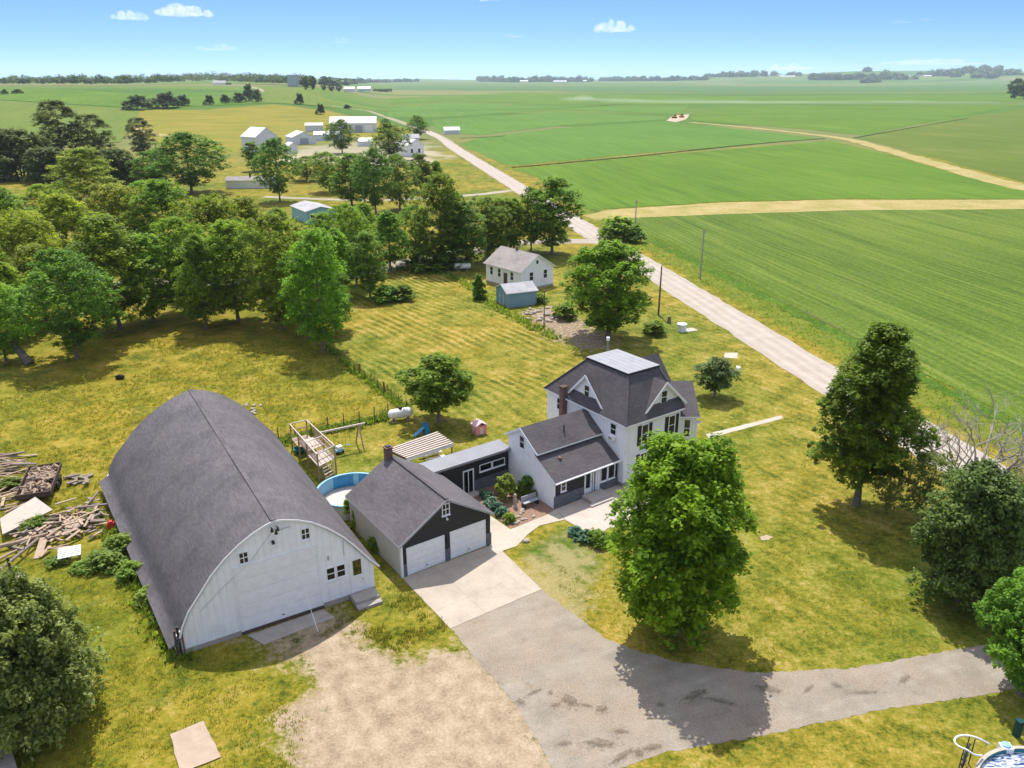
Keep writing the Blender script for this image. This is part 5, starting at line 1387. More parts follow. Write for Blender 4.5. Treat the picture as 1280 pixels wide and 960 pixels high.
def crown_points(h0, h1, R, shape, n_bough, n_clump, rng, gap=.0):
    """clump centres on the surfaces of boughs that fill a crown between heights h0 and h1"""
    H = h1 - h0
    def prof(z):
        if shape == 'round': return np.sqrt(np.clip(1 - (2 * z - 1) ** 2, 0.02, 1))
        if shape == 'egg': return np.clip(np.sin(np.pi * np.clip(z, 0, 1) ** .62) ** .6, .05, 1) * (1 - .22 * z)
        if shape == 'cone': return np.clip((1 - z) ** .8 * np.minimum(1, (z + .05) * 6), .03, 1)
        if shape == 'dome': return np.sqrt(np.clip(1 - (z * .98) ** 2.4, .02, 1))
        if shape == 'tall': return np.clip(np.sin(np.pi * np.clip(z * .93 + .05, 0, 1)) ** .5, .05, 1)
    pts, rad, tint = [], [], []
    zb = (np.arange(n_bough) + rng.random(n_bough)) / n_bough
    zb = zb if shape != 'cone' else zb ** 1.25
    ang = np.cumsum(np.full(n_bough, 2.399) + rng.normal(0, .35, n_bough))
    q = np.sqrt(rng.random(n_bough)) * .35 + .42
    q[rng.random(n_bough) < .22] *= .35
    pr = prof(zb); bs = R * rng.uniform(.30, .46, n_bough) * (.55 + .45 * pr)
    bc = np.stack([np.cos(ang) * q * pr * R, np.sin(ang) * q * pr * R, h0 + H * (.06 + .86 * zb)], 1)
    bc += rng.normal(0, R * .05, bc.shape)
    keep = rng.random(n_bough) > gap; bc, bs = bc[keep], bs[keep]
    k = len(bc); per = max(3, n_clump // k)
    d = unit(k * per, rng); d[:, 2] = np.where(d[:, 2] < -.35, -d[:, 2] * .6, d[:, 2]); d /= np.linalg.norm(d, axis=1)[:, None]
    rr = np.repeat(bs, per) * (.45 + .55 * rng.random(k * per) ** .5)
    P = np.repeat(bc, per, 0) + d * rr[:, None] * np.array([1, 1, .8])
    T = np.repeat(rng.normal(.48, .10, k), per) + rng.normal(0, .13, k * per)
    return P, bc, np.clip(T, 0, 1)

def trunk_mesh(h, r, boughs, rng, mat='bark', lean=(0, 0), stems=1, upto=.8):
    m = MB()
    for sidx in range(stems):
        off = Vector((0, 0, 0)) if stems == 1 else Vector((math.cos(sidx * 2.3) * r * 2.2, math.sin(sidx * 2.3) * r * 2.2, 0))
        pts, rad = [], []; nseg = 7
        for i in range(nseg + 1):
            k = i / nseg; w = .35 * r
            spread = 1 + (2.2 * k if stems > 1 else 0)
            pts.append(Vector((off.x * spread + lean[0] * k + rng.normal(0, w) * k, off.y * spread + lean[1] * k + rng.normal(0, w) * k, h * k * upto)))
            rad.append(r * ((1.45 if i == 0 else 1.0) * (1 - .78 * k)) * (1 if stems == 1 else .62))
        m.path(pts, rad, mat, 9)
        for b in boughs[sidx::stems]:
            b = Vector(b); kk = np.clip(b.z / (h * upto) * .72, .22, .9); i = min(int(kk * nseg), nseg - 1)
            a = pts[i].lerp(pts[i + 1], kk * nseg - i); mid = a.lerp(b, .55) + Vector((0, 0, -.06 * (b - a).length))
            rb = max(rad[i] * .42, .025); m.path([a, mid, b], [rb, rb * .65, rb * .22], mat, 6, False)
    return m

PROTO = {}
def tree_proto(key, h0, h, R, shape, nb, nc, cr, per, leaf, mat, seed, tr=.25, bark='bark', gap=0.0, stems=1, up=.45, lean=(0, 0), flat=.8, outw=.75, upto=.8):
    rng = np.random.default_rng(seed)
    P, bc, T = crown_points(h0, h, R, shape, nb, nc, rng, gap)
    P[:, 0] += lean[0] * np.clip(P[:, 2] / h, 0, 1); P[:, 1] += lean[1] * np.clip(P[:, 2] / h, 0, 1)
    V, F, tint = leaves(P, cr * rng.uniform(.7, 1.3, len(P)), per, leaf, rng, T, up, flat, outw)
    V[:, 2] = np.maximum(V[:, 2], .02)
    crown = fastmesh('crown', V, F, [mat], tint)
    tb = trunk_mesh(h, tr, [b for b in bc[rng.permutation(len(bc))[:16]]], rng, bark, lean, stems, upto)
    PROTO[key] = (crown, tb, h, R)

def plant_tree(name, label, cat, loc, key, H=None, Rr=None, rz=None, group=None, trunk='trunk'):
    crown, tb, h, R = PROTO[key]
    t = thing(name, label, cat, loc, random.uniform(0, 6.28) if rz is None else rz, group)
    sz = (H / h) if H else 1.0; sr = (Rr / R) if Rr else sz
    t.scale = (sr, sr, sz)
    if isinstance(tb, MB):
        o = tb.build(trunk); PROTO[key] = (crown, o.data, h, R); o.parent = t
    else:
        o = bpy.data.objects.new(trunk, tb); COL.objects.link(o); o.parent = t
    c = bpy.data.objects.new('crown', crown); COL.objects.link(c); c.parent = t
    return t

# -- prototypes: close specimens
tree_proto('maple', .7, 12.4, 4.75, 'tall', 60, 1900, .50, 30, .25, 'maple_leaves', 3, .28, up=.55)
tree_proto('linden', 2.1, 16.2, 4.5, 'egg', 96, 2300, .42, 28, .22, 'linden_leaves', 5, .27, up=.6, upto=.75)
tree_proto('edgetree', .8, 10, 4.6, 'round', 60, 1700, .46, 26, .24, 'dark_leaves', 6, .25, up=.4)
tree_proto('roadside', .7, 13.5, 5.2, 'round', 62, 1500, .50, 24, .27, 'tree_leaves', 7, .26, gap=.12, up=.6)
tree_proto('evergreen', .2, 9.6, 3.9, 'dome', 70, 1900, .44, 30, .21, 'conifer_needles', 8, .3, up=.2)
tree_proto('round', 1.2, 6.6, 2.9, 'round', 34, 900, .36, 24, .20, 'dark_leaves', 13, .16)
tree_proto('small', 1.0, 4.6, 2.1, 'round', 28, 620, .30, 18, .17, 'grey_green_leaves', 17, .12, gap=.1)
tree_proto('bigbush', .05, 7.2, 5.0, 'dome', 80, 2600, .46, 22, .24, 'bush_leaves', 21, .12, stems=7, up=.6)
tree_proto('airy', .8, 7, 3.2, 'tall', 26, 420, .42, 14, .20, 'bush_leaves', 25, .10, gap=.25, stems=3)
# -- prototypes: grove
GRV = {}
for i, (shape, mat, h0, h, R, gap, cr) in enumerate([('round', 'tree_leaves', 1.1, 15, 5.6, .06, .62), ('tall', 'tree_leaves', 1.0, 16, 4.6, .05, .60), ('egg', 'yellowish_leaves', .8, 15, 5.4, .05, .62),
        ('round', 'yellowish_leaves', .9, 13, 5.6, .08, .62), ('tall', 'dark_leaves', 1.2, 16, 4.2, .05, .58), ('round', 'dark_leaves', 1.5, 14, 5.6, .06, .60), ('tall', 'grey_green_leaves', 1.0, 19, 4.2, .05, .60), ('egg', 'tree_leaves', 1.0, 14, 5.0, .12, .55)]):
    tree_proto('g%d' % i, h0, h, R, shape, 66, 1250, cr * .78, 19, .25, mat, 40 + i, .19, gap=gap + .03, up=.6)
tree_proto('g8', .1, 8, 5.2, 'dome', 60, 1000, .6, 16, .38, 'grey_green_leaves', 58, .2, stems=4, up=.5)
tree_proto('farbush', .1, 5, 4.6, 'dome', 20, 240, .7, 12, .6, 'far_leaves', 60, .2)
tree_proto('fartree', .6, 12, 5.0, 'round', 22, 300, .8, 12, .65, 'far_leaves', 61, .3)

GR = 'trees of the grove left of the road'
def by_px(name, label, cat, u, vb, vt, wpx, key, group=None, rz=None):
    p = G(u, vb); H = height_to(p, vt); p2 = Vector((p.x, p.y, p.z + H * .55)); Rr = wpx / 2 * depth(p2) / FPX * (1.02 if group == GR else .97)
    return plant_tree(name, label, cat, p, key, H, Rr, rz, group)

by_px('maple_tree', 'big bright green maple on the lawn in front of the farmhouse', 'tree', 842, 791, 547, 186, 'maple', rz=.4)
by_px('linden_tree', 'tall dark egg shaped tree with bare trunk on the lawn near the road', 'tree', 1070, 632, 397, 147, 'linden', rz=1.0)
by_px('evergreen_tree', 'rounded very dark evergreen at the right below the dead tree', 'tree', 1198, 750, 582, 136, 'evergreen', rz=2.0)
by_px('round_tree', 'compact round dark tree on the lawn beside the propane tank', 'tree', 549, 527, 447, 92, 'round', rz=.3)
by_px('small_tree', 'small round tree between the farmhouse and the road', 'tree', 893, 497, 450, 58, 'small', rz=.9)
by_px('large_bush', 'huge many stemmed bush at the lower left corner', 'bush', 48, 912, 742, 176, 'bigbush', rz=.2)
by_px('leafy_tree', 'broad leaf tree cut by the right edge above the corner pool', 'tree', 1276, 868, 722, 128, 'edgetree', rz=2.6)
by_px('roadside_tree', 'loose green tree between the cottage and the road behind the house', 'tree', 760, 422, 297, 118, 'roadside', rz=.5)
by_px('airy_shrub', 'loose see-through shrub between the dark egg tree and the dead tree', 'shrub', 1150, 650, 566, 92, 'airy', rz=.5)
by_px('airy_shrub', 'low straggly shrub at the foot of the dead tree near the road', 'shrub', 1252, 668, 590, 70, 'airy', rz=1.5)
by_px('airy_shrub', 'small light shrub at the foot of the tall egg shaped tree', 'shrub', 1108, 640, 585, 52, 'airy', rz=2.5)

# -- dead tree
def build_dead():
    p = G(1212, 640); H = height_to(p, 482); t = thing('dead_tree', 'bare dead tree with pale forking limbs beside the road', 'tree', p)
    m = MB(); tw = MB(); r = random.Random(9)
    def grow(a, d, L, rad, lev):
        pts = [a]; q = a; dd = d.copy(); k = 4
        for i in range(k):
            dd = (dd + Vector((r.uniform(-.34, .34), r.uniform(-.34, .34), r.uniform(-.08, .14)))).normalized(); q = q + dd * L / k; pts.append(q)
        (m if lev < 2 else tw).path(pts, [rad * (1 - .16 * i) for i in range(k + 1)], 'pale_bark', 7 if lev < 2 else 4, False)
        if lev < 4:
            for j in range(4 if lev < 1 else r.choice((3, 4))):
                s = pts[r.randint(2, k)]; nd = (dd * .8 + Vector((r.uniform(-1.1, 1.1), r.uniform(-1.1, 1.1), r.uniform(-.15, .5)))).normalized()
                grow(s, nd, L * r.uniform(.55, .75), rad * .55, lev + 1)
    for dx, dy in ((-.18, .05), (.22, -.05), (.02, .2)): grow(Vector((dx, dy, 0)), Vector((dx * .7, dy, 1)).normalized(), H * .46, .25, 0)
    m.build('trunk', t, True); tw.build('twigs', t)
build_dead()

# -- the grove and the trees around it: (name, label, u, v base, v top, width px, prototype)
GR = 'trees of the grove left of the road'
TREES = [
 ('Leaning tree with bare slanting trunk at the far left of the pasture', 8, 452, 345, 86, 'g0'),
 ('dark round tree standing alone in front of the pasture edge at left', 97, 448, 312, 122, 'g5'),
 ('yellow green broad tree just behind the dark pasture tree', 150, 412, 266, 128, 'g2'),
 ('yellowish tree behind the leaning tree at the left edge', 40, 372, 262, 100, 'g3'),
 ('bright low tree at the very left edge above the lane', 2, 392, 300, 70, 'g2'),
 ('small dense tree at the left edge above the bright low tree', 18, 330, 236, 84, 'g5'),
 ('spreading tree above the left lane gap', 92, 342, 240, 100, 'g2'),
 ('tree in the middle of the left grove top row', 152, 326, 228, 92, 'g3'),
 ('rounded tree left of the central grove gap', 212, 330, 222, 84, 'g1'),
 ('bright tree on the front edge of the grove by the shaded grass', 232, 392, 268, 92, 'g0'),
 ('tree in the centre of the grove with full top', 272, 362, 242, 104, 'g3'),
 ('broad tree at the top of the central grove', 316, 352, 244, 88, 'g2'),
 ('front centre grove tree over the deepest shade', 298, 402, 272, 94, 'g1'),
 ('front right grove tree near the wire fence', 352, 412, 264, 102, 'g0'),
 ('grove tree left of the teal trailer home', 352, 336, 258, 64, 'g7'),
 ('last grove tree at the top end of the wire fence', 404, 440, 282, 84, 'g1'),
 ('grove tree just below the teal trailer home', 424, 372, 284, 64, 'g7'),
 ('slim dark tree right of the grove beside the lane', 463, 372, 286, 46, 'g4'),
 ('slender tree left of the wide yard view', 446, 356, 256, 54, 'g0'),
 ('loose tree behind the slim dark tree', 488, 338, 262, 62, 'g7'),
 ('bushy tree at the lower right tip of the grove', 420, 414, 330, 52, 'g7'),
 ('tall light tree left of the cottage clump', 552, 334, 214, 72, 'g1'),
 ('dark tree second in the clump behind the cottage', 583, 336, 250, 60, 'g4'),
 ('round tree directly behind the propane tank left of the cottage', 610, 326, 244, 58, 'g0'),
 ('narrow tree directly behind the cottage roof', 642, 318, 246, 48, 'g7'),
 ('tall dark tree right behind the cottage by the junction', 690, 318, 218, 74, 'g4'),
 ('dark tree half hidden beside the junction tree', 664, 314, 234, 52, 'g5'),
 ('tall windblown tree at the far upper left', 84, 218, 122, 58, 'g6'),
 ('lower half of the tall windblown pair at upper left', 124, 216, 140, 50, 'g6'),
 ('slim pointed tree alone right of the windblown pair', 180, 200, 145, 36, 'g6'),
 ('dark wide shrubby tree at the upper left edge', 28, 224, 163, 84, 'g8'),
 ('dark tree cut by the upper left edge', -8, 224, 168, 60, 'g8'),
 ('bright layered tree left of the dark round one in the upper grove', 112, 262, 183, 92, 'g2'),
 ('wide dark round tree in the upper grove', 240, 242, 165, 100, 'g5'),
 ('dark tree left behind the wide round upper tree', 196, 236, 186, 56, 'g4'),
 ('dark tree right of the grey trailer home', 350, 252, 172, 58, 'g5'),
 ('small dark tree above the grey trailer home', 318, 214, 176, 30, 'g4'),
 ('left tree of the dark band below the farmstead', 412, 240, 188, 50, 'g0'),
 ('second tree of the dark band below the farmstead', 440, 258, 190, 58, 'g1'),
 ('middle tree of the dark band below the farmstead', 470, 268, 184, 60, 'g5'),
 ('right tree of the dark band below the farmstead', 500, 262, 190, 54, 'g0'),
 ('last dark tree of the band near the lower lane', 526, 240, 190, 38, 'g4'),
 ('tree growing in front of the long machine shed', 428, 192, 149, 44, 'g5'),
 ('dark tree right of the machine shed end', 487, 200, 154, 56, 'g5'),
 ('dark round tree on the road corner of the farmstead', 522, 174, 144, 28, 'g5'),
 ('little dark tree at the right gable of the machine shed', 482, 160, 148, 14, 'g5'),
 ('leafy tree hiding the lower right of the teal trailer home', 408, 334, 264, 58, 'g1'),
 ('low filling tree between the pasture tree and the leaning tree', 58, 402, 304, 92, 'g2'),
 ('grove tree right behind the yellow green broad one', 192, 402, 290, 84, 'g1'),
 ('slim tree at the front of the grove beside the shaded grass', 258, 412, 290, 74, 'g7'),
 ('loose tree right of the front centre grove tree', 386, 424, 300, 74, 'g7'),
 ('full tree above the front right grove tree', 376, 392, 284, 76, 'g3'),
 ('tree at the back of the left grove under the upper clump', 186, 302, 224, 74, 'g0'),
 ('tree behind the left edge trees over the small clearing', 62, 306, 228, 84, 'g0'),
 ('young tree behind the slim dark lane tree', 436, 336, 252, 52, 'g0'),
 ('young loose tree near the lane right of the teal home', 458, 326, 252, 56, 'g7'),
 ('young tree left of the tall light cottage tree', 520, 328, 254, 52, 'g0'),
 ('dark tree tucked behind the tall light cottage tree', 566, 322, 236, 52, 'g4'),
 ('tree filling behind the cottage clump', 626, 320, 246, 54, 'g1'),
 ('shrubby tree at the left edge over the leaning trunk', 22, 424, 326, 78, 'g7'),
 ('big tree mostly cut by the left edge', -22, 404, 282, 92, 'g1'),
 ('dark bushy tree beside the small clearing at upper left', 66, 228, 186, 62, 'g8'),
 ('bushy tree behind the bright layered one', 152, 232, 188, 56, 'g8'),
 ('small tree at the left start of the dark band', 384, 226, 194, 46, 'g0'),
 ('tree at the back of the dark band', 456, 236, 198, 52, 'g4'),
 ('low tree at the right end of the dark band', 546, 238, 200, 30, 'g7'),
]
for lab, u, vb, vt, w, k in TREES:
    by_px('grove_tree', lab[0].lower() + lab[1:], 'tree', u, vb, vt, w, k, GR)
# leaning trunk at the left edge
a, b = G(38, 455), G(8, 415, 3.5); m = MB(); m.path([a, a.lerp(b, .4) + Vector((-.3, 0, .2)), b], [.55, .42, .3], 'bark', 10)
t = thing('leaning_trunk', 'thick bare trunk slanting left at the left edge of the pasture', 'trunk', (0, 0, 0)); m.build('trunk', t)
HB = 'bushes on the hill fields'
for lab, u, vb, vt, w in [('long dark thicket left in the hill meadow', 172, 137, 121, 36), ('dark hill thicket joining the long one', 208, 135, 117, 38), ('low bush left of the hill thicket', 228, 132, 120, 22), ('first round bush on the hay field top', 262, 131, 120, 15),
        ('second bush on the hay field top', 282, 129, 119, 14), ('third bush on the hay field top', 300, 128, 117, 18), ('tallest bush on the hay field top', 311, 126, 107, 14), ('last bush in the hay field top row', 321, 127, 113, 14), ('dark bush by the hill road', 375, 130, 118, 13), ('small dark bush above the machine shed roof', 401, 143, 131, 13),
        ('small hedge bush at the far upper left meadow', 6, 118, 112, 9), ('low far bush in the upper left meadow', 22, 117, 112, 14), ('tiny bush right of the farmstead road', 434, 136, 131, 10)]:
    by_px('hill_bush', lab, 'bush', u, vb, vt, w, 'farbush', HB)
for lab, u, vb, vt, w in [('dark pair of trees right end of the hill skyline', 383, 112, 95, 10), ('right one of the dark skyline pair', 392, 112, 95, 10), ('dark tree at the far right edge on the plain', 1268, 123, 98, 22), ('second dark tree at the far right edge', 1280, 124, 98, 22), ('small tree left of the far plain sheds', 405, 113, 104, 8), ('round tree by the far plain sheds', 414, 114, 106, 10), ('second round tree by the far plain sheds', 424, 114, 107, 10)]:
    by_px('far_tree', lab, 'tree', u, vb, vt, w, 'fartree', 'single trees far off')
# shrubs near the house
def shrub(key, h, R, mat, seed, leaf=.14, nc=160, per=16, shape='dome', cr=.2, stems=4):
    tree_proto(key, .03, h, R, shape, 16, nc, cr, per, leaf, mat, seed, .03, stems=stems, up=.6)
shrub('sh_light', 1.9, 1.05, 'weed_leaves', 70); shrub('sh_dark', 1.5, 1.0, 'dark_leaves', 71); shrub('sh_hosta', .7, .85, 'hosta_leaves', 72, .22, 90, 14)
shrub('sh_weed', 1.2, 1.0, 'weed_leaves', 73, .2, 130, 14, 'dome', .25); shrub('sh_low', .8, .9, 'dark_leaves', 74, .16, 120, 16)
shrub('sh_cone', 3.4, 1.2, 'dark_leaves', 75, .2, 260, 18, 'cone', .25, 1)
for lab, u, v, k, H, R in [('bright green rounded shrub in the mulch bed', 632, 622, 'sh_light', 2.2, 1.1), ('dark shrub against the white house wall', 660, 617, 'sh_dark', 1.6, 1.0), ('dark shrub in the shade at the passage end', 643, 595, 'sh_dark', 1.6, 1.0),
        ('blue green leafy plant by the garage corner', 614, 631, 'sh_hosta', .6, .6), ('blue green leafy plant in the middle of the bed edge', 621, 638, 'sh_hosta', .65, .62), ('teal leafy plant at the front of the bed', 628, 644, 'sh_hosta', .65, .62), ('pale plant nearest the garage wall', 607, 622, 'sh_hosta', .6, .6), ('small bright plant beside the flower pot', 637, 652, 'sh_weed', .7, .5),
        ('blue green hosta at the left of the patio', 719, 668, 'sh_hosta', .65, .62), ('larger dark hosta at the right of the patio edge', 731, 675, 'sh_hosta', .7, .75), ('low dark plant tucked under the maple edge', 748, 680, 'sh_low', .9, .9),
        ('small dark cone shrub left of the blue shed', 599, 374, 'sh_cone', 4.2, 1.5), ('dark bush under the last grove tree by the lane', 485, 378, 'sh_dark', 2.6, 2.2), ('dark rounded bush at the lane bend', 505, 374, 'sh_dark', 2.2, 2.2), ('long dark hedge bush left of the white tank', 532, 338, 'sh_dark', 3.6, 3.4), ('second dark hedge bush right of the long one', 556, 338, 'sh_dark', 3.2, 2.8),
        ('green weeds growing by the left barn wall', 152, 690, 'sh_weed', 1.3, 1.1), ('dark weed clump beside the barn near the pallet', 132, 708, 'sh_weed', 1.1, 1.3), ('bright weeds further along the left barn wall', 166, 722, 'sh_weed', 1.1, 1.0), ('weeds at the front left barn wall', 184, 752, 'sh_weed', .9, .8), ('weedy clump below the pallet', 104, 712, 'sh_weed', .6, .8), ('low weeds left of the pallet', 72, 704, 'sh_weed', .5, .8),
        ('weeds growing up through the timber heap', 44, 662, 'sh_weed', .9, 1.1), ('weed clump at the right end of the timber heap', 118, 648, 'sh_weed', .7, .8), ('weeds between the trailer and the left plank stack', 14, 608, 'sh_weed', .7, 1.0), ('tall weeds between barn and garage', 452, 660, 'sh_weed', 2.0, .8), ('bright weeds at the back of the gap between barn and garage', 443, 650, 'sh_weed', 2.2, .8), ('low weeds at the garage side wall', 470, 688, 'sh_low', 1.0, .6), ('weeds by the rubble patch', 672, 378, 'sh_weed', 1.3, 1.6), ('bush at the left foot of the roadside tree', 706, 398, 'sh_weed', 2.2, 1.8), ('orange green bush at the right foot of the roadside tree', 818, 418, 'sh_weed', 1.8, 1.6), ('bushy clump around the thin field pole', 792, 303, 'sh_dark', 3.4, 2.4), ('green shrub left of the thin field pole', 772, 300, 'sh_weed', 4.5, 4.0), ('weedy shrub at the right edge by the garden wall', 1262, 690, 'sh_weed', 1.6, 1.8), ('second weedy shrub by the garden wall', 1240, 676, 'sh_weed', 1.5, 1.5)]:
    plant_tree('shrub', lab, 'shrub', G(u, v), k, H, R, None, 'shrubs and garden plants', 'stems')
m = MB(); hp = G(466, 115); hedge_c = []
rng = np.random.default_rng(81)
def mass(name, pts, leaf, mat, tintm=.4):
    """far-off wood seen as one mass: clumps of foliage over a line or area"""
    P = np.array([p for p, _ in pts]); R = np.array([r for _, r in pts])
    n = len(P); kk = 26; C_ = np.repeat(P, kk, 0); d = unit(n * kk, rng); d[:, 2] = np.abs(d[:, 2]) * 1.0 - .15
    C2 = C_ + d * (np.repeat(R, kk) * (.55 + .45 * rng.random(n * kk)))[:, None]
    V, F, T = leaves(C2, np.full(len(C2), leaf * 1.5), 7, leaf, rng, np.clip(rng.normal(tintm, .15, len(C2)), 0, 1), .5)
    o = bpy.data.objects.new(name, fastmesh(name, V, F, [mat], T)); COL.objects.link(o); return tag(o, kind='stuff')
def line_of(px, n, hpx, jit=.3, back=0.0):
    out = []
    for i in range(n):
        k = i / n * (len(px) - 1); j = int(k); u = px[j][0] + (px[j + 1][0] - px[j][0]) * (k - j) + rng.normal(0, 1.0); v = px[j][1] + (px[j + 1][1] - px[j][1]) * (k - j)
        p = G(u, v); s = depth(p) / FPX * hpx * rng.uniform(1 - jit, 1 + jit); q = p * 1.0; q.y += rng.uniform(0, back)
        out.append(((q.x, q.y, float(terr(q.x, q.y)) + s * .4), s * .56))
    return out
mass('hill_wood', line_of([(-40, 106.5), (60, 107), (140, 107), (210, 105.5), (260, 103), (300, 105), (340, 106), (372, 108), (380, 108.5)], 320, 12.5, .3, 60), 2.2, 'far_leaves', .42)
mass('field_hedge', line_of([(470, 115.5), (488, 115.5)], 14, 5, .1), 1.6, 'far_leaves', .2)
mass('far_wood', line_of([(598, 102), (640, 103), (690, 102.5), (740, 102.5)], 60, 5.5, .5, 200) + line_of([(752, 101.5), (800, 101.5), (890, 101.0)], 60, 4, .6, 200) + line_of([(398, 106), (450, 103.5), (520, 102.5)], 40, 2.5, .4, 200)
     + line_of([(1020, 100), (1060, 100.5), (1100, 100), (1150, 100)], 46, 5.5, .6, 200) + line_of([(1080, 104), (1100, 103)], 6, 5, .5), 14.0, 'far_leaves', .35)
mass('far_hill_wood', line_of([(890, 96), (950, 95), (1010, 95)], 34, 3, .6, 300) + line_of([(1110, 94), (1180, 93), (1290, 92), (1400, 92)], 110, 4.5, .4, 500) + line_of([(1220, 97.5), (1300, 97)], 22, 4, .5, 300), 18.0, 'far_leaves', .35)

# -- grass that stands up: rough pasture tufts and unmown edges
def tufts(name, pts, h, mat, blades=5, tintm=.5):
    P = np.asarray(pts, float); n = len(P); N_ = n * blades
    c = np.repeat(P, blades, 0); a = rng.random(N_) * 6.283; hh = np.repeat(h * rng.uniform(.5, 1.4, n), blades) * rng.uniform(.6, 1.2, N_)
    lean = rng.uniform(.25, .9, N_) * hh; ox = rng.normal(0, .09, N_); oy = rng.normal(0, .09, N_)
    b = np.stack([c[:, 0] + ox, c[:, 1] + oy, np.zeros(N_)], 1); w = np.stack([-np.sin(a), np.cos(a), np.zeros(N_)], 1) * (hh * .14)[:, None]
    tip = b + np.stack([np.cos(a) * lean, np.sin(a) * lean, hh], 1); midp = b * .45 + tip * .55 + np.array([0, 0, 1]) * (hh * .12)[:, None]
    V = np.stack([b - w, b + w, midp + w * .8, tip], 1).reshape(-1, 3); V = V.reshape(-1, 4, 3); V[:, 3] = tip; F = np.arange(N_ * 4).reshape(-1, 4)
    T = np.clip(np.repeat(rng.normal(tintm, .2, n), blades) + rng.normal(0, .1, N_), 0, 1)
    o = bpy.data.objects.new(name, fastmesh(name, V.reshape(-1, 3), F, [mat], T)); COL.objects.link(o); return tag(o, kind='stuff')
def scatter(poly, n, thresh=0.0, sc=.35):
    P = np.array([(p[0], p[1]) for p in poly]); lo, hi = P.min(0), P.max(0)
    q = lo + (hi - lo) * rng.random((n, 2)); q = q[sdist(q[:, 0], q[:, 1], poly) > 0]
    if thresh is not None:
        q = np.array([x for x in q if mnoise.noise(Vector((x[0] * sc, x[1] * sc, 1.7))) + .5 * mnoise.noise(Vector((x[0] * sc * 3, x[1] * sc * 3, 5.7))) > thresh])
    return q
def off_things(q):
    """keep plants out of the barn and the garage"""
    k = (sdist(q[:, 0], q[:, 1], pxpoly([(211, 919), (254.5, 900), (278, 947), (226, 972)])) < 0) & (sdist(q[:, 0], q[:, 1], pxpoly([(308, 795), (404, 760), (420, 772), (330, 808)])) < 0)
    for o, th, w, d in ((G(222, 820), 31.3, 12.9, 25.8), (GO, GTH, 7.5, 8.6)):
        c, s = math.cos(RAD(th)), math.sin(RAD(th)); x = (q[:, 0] - o.x) * c + (q[:, 1] - o.y) * s; y = -(q[:, 0] - o.x) * s + (q[:, 1] - o.y) * c
        k &= ~((x > -.1) & (x < w + .1) & (y > -.1) & (y < d + .1))
    return q[k]
PAST = pxpoly([(-60, 480), (90, 470), (200, 420), (300, 430), (400, 430), (505, 515), (430, 545), (330, 560), (300, 640), (150, 720), (120, 660), (-60, 660)])
tufts('pasture_grass', off_things(scatter(PAST, 30000, -.25)), .17, 'grass_tufts', 6, .45)
LOWL = pxpoly([(-60, 700), (120, 700), (200, 800), (300, 820), (380, 900), (370, 1000), (-60, 1000)])
tufts('lawn_grass', off_things(scatter(LOWL, 16000, -.2, .6)), .12, 'grass_tufts', 5, .45)
YARD = pxpoly([(690, 700), (760, 720), (930, 760), (1010, 560), (1200, 780), (940, 832), (800, 805), (640, 700)])
tufts('lawn_grass', scatter(YARD, 15000, .0, .6), .10, 'grass_tufts', 5, .55)
GAP = pxpoly([(470, 745), (500, 726), (560, 785), (500, 815), (430, 790), (395, 800), (440, 760)])
tufts('lawn_grass', off_things(scatter(GAP, 2600, -.1, .6)), .16, 'grass_tufts', 5, .45)
def along(pts, n, spread):
    P = [G(*p) for p in pts]; out = []
    for i in range(n):
        j = rng.integers(len(P) - 1); p = P[j].lerp(P[j + 1], rng.random()); out.append((p.x + rng.normal(0, spread), p.y + rng.normal(0, spread)))
    return np.array(out)
tufts('fence_grass', off_things(np.concatenate([along([(330, 560), (400, 541), (486, 522)], 900, .35), along([(408, 432), (452, 470), (508, 511)], 700, .3), along([(228, 822), (180, 740), (140, 660)], 500, .5), along([(455, 330), (570, 345), (620, 385), (700, 425)], 700, .7)])), .42, 'weed_leaves', 6, .5)
tufts('verge_grass', np.concatenate([np.array([[*(on_road(t_, ROADW / 2 + o_)).xy] for t_, o_ in zip(rng.uniform(-80, 90, 6000), rng.uniform(1.0, 11, 6000))])]), .22, 'weed_leaves', 5, .6)
# ================================================================== AIR, SKY, LIGHT, CAMERA
def build_haze():
    m = bpy.data.materials.new('haze_air'); m.use_nodes = True; nt = m.node_tree; nt.nodes.clear()
    o = nt.nodes.new('ShaderNodeOutputMaterial'); v = nt.nodes.new('ShaderNodeVolumePrincipled')
    v.inputs['Color'].default_value = (.72, .84, 1.0, 1); v.inputs['Density'].default_value = HAZE; v.inputs['Anisotropy'].default_value = .1
    nt.links.new(v.outputs[0], o.inputs['Volume']); M['haze_air'] = m
    b = MB(); b.box(-12100, 12100, -400, 13100, -2, 165, 'haze_air'); tag(b.build('haze'), kind='stuff')
HAZE = 6.0e-5
build_haze()
def volmat(name, dens, col, aniso=.2):
    m = bpy.data.materials.new(name); m.use_nodes = True; nt = m.node_tree; nt.nodes.clear()
    o = nt.nodes.new('ShaderNodeOutputMaterial'); v = nt.nodes.new('ShaderNodeVolumePrincipled')
    v.inputs['Color'].default_value = (*col, 1); v.inputs['Density'].default_value = dens; v.inputs['Anisotropy'].default_value = aniso
    nt.links.new(v.outputs[0], o.inputs['Volume']); M[name] = m
volmat('cloud_vapour', .006, (1, 1, 1)); volmat('thin_vapour', .0016, (1, 1, 1)); volmat('field_dust', .006, (1, .98, .95))
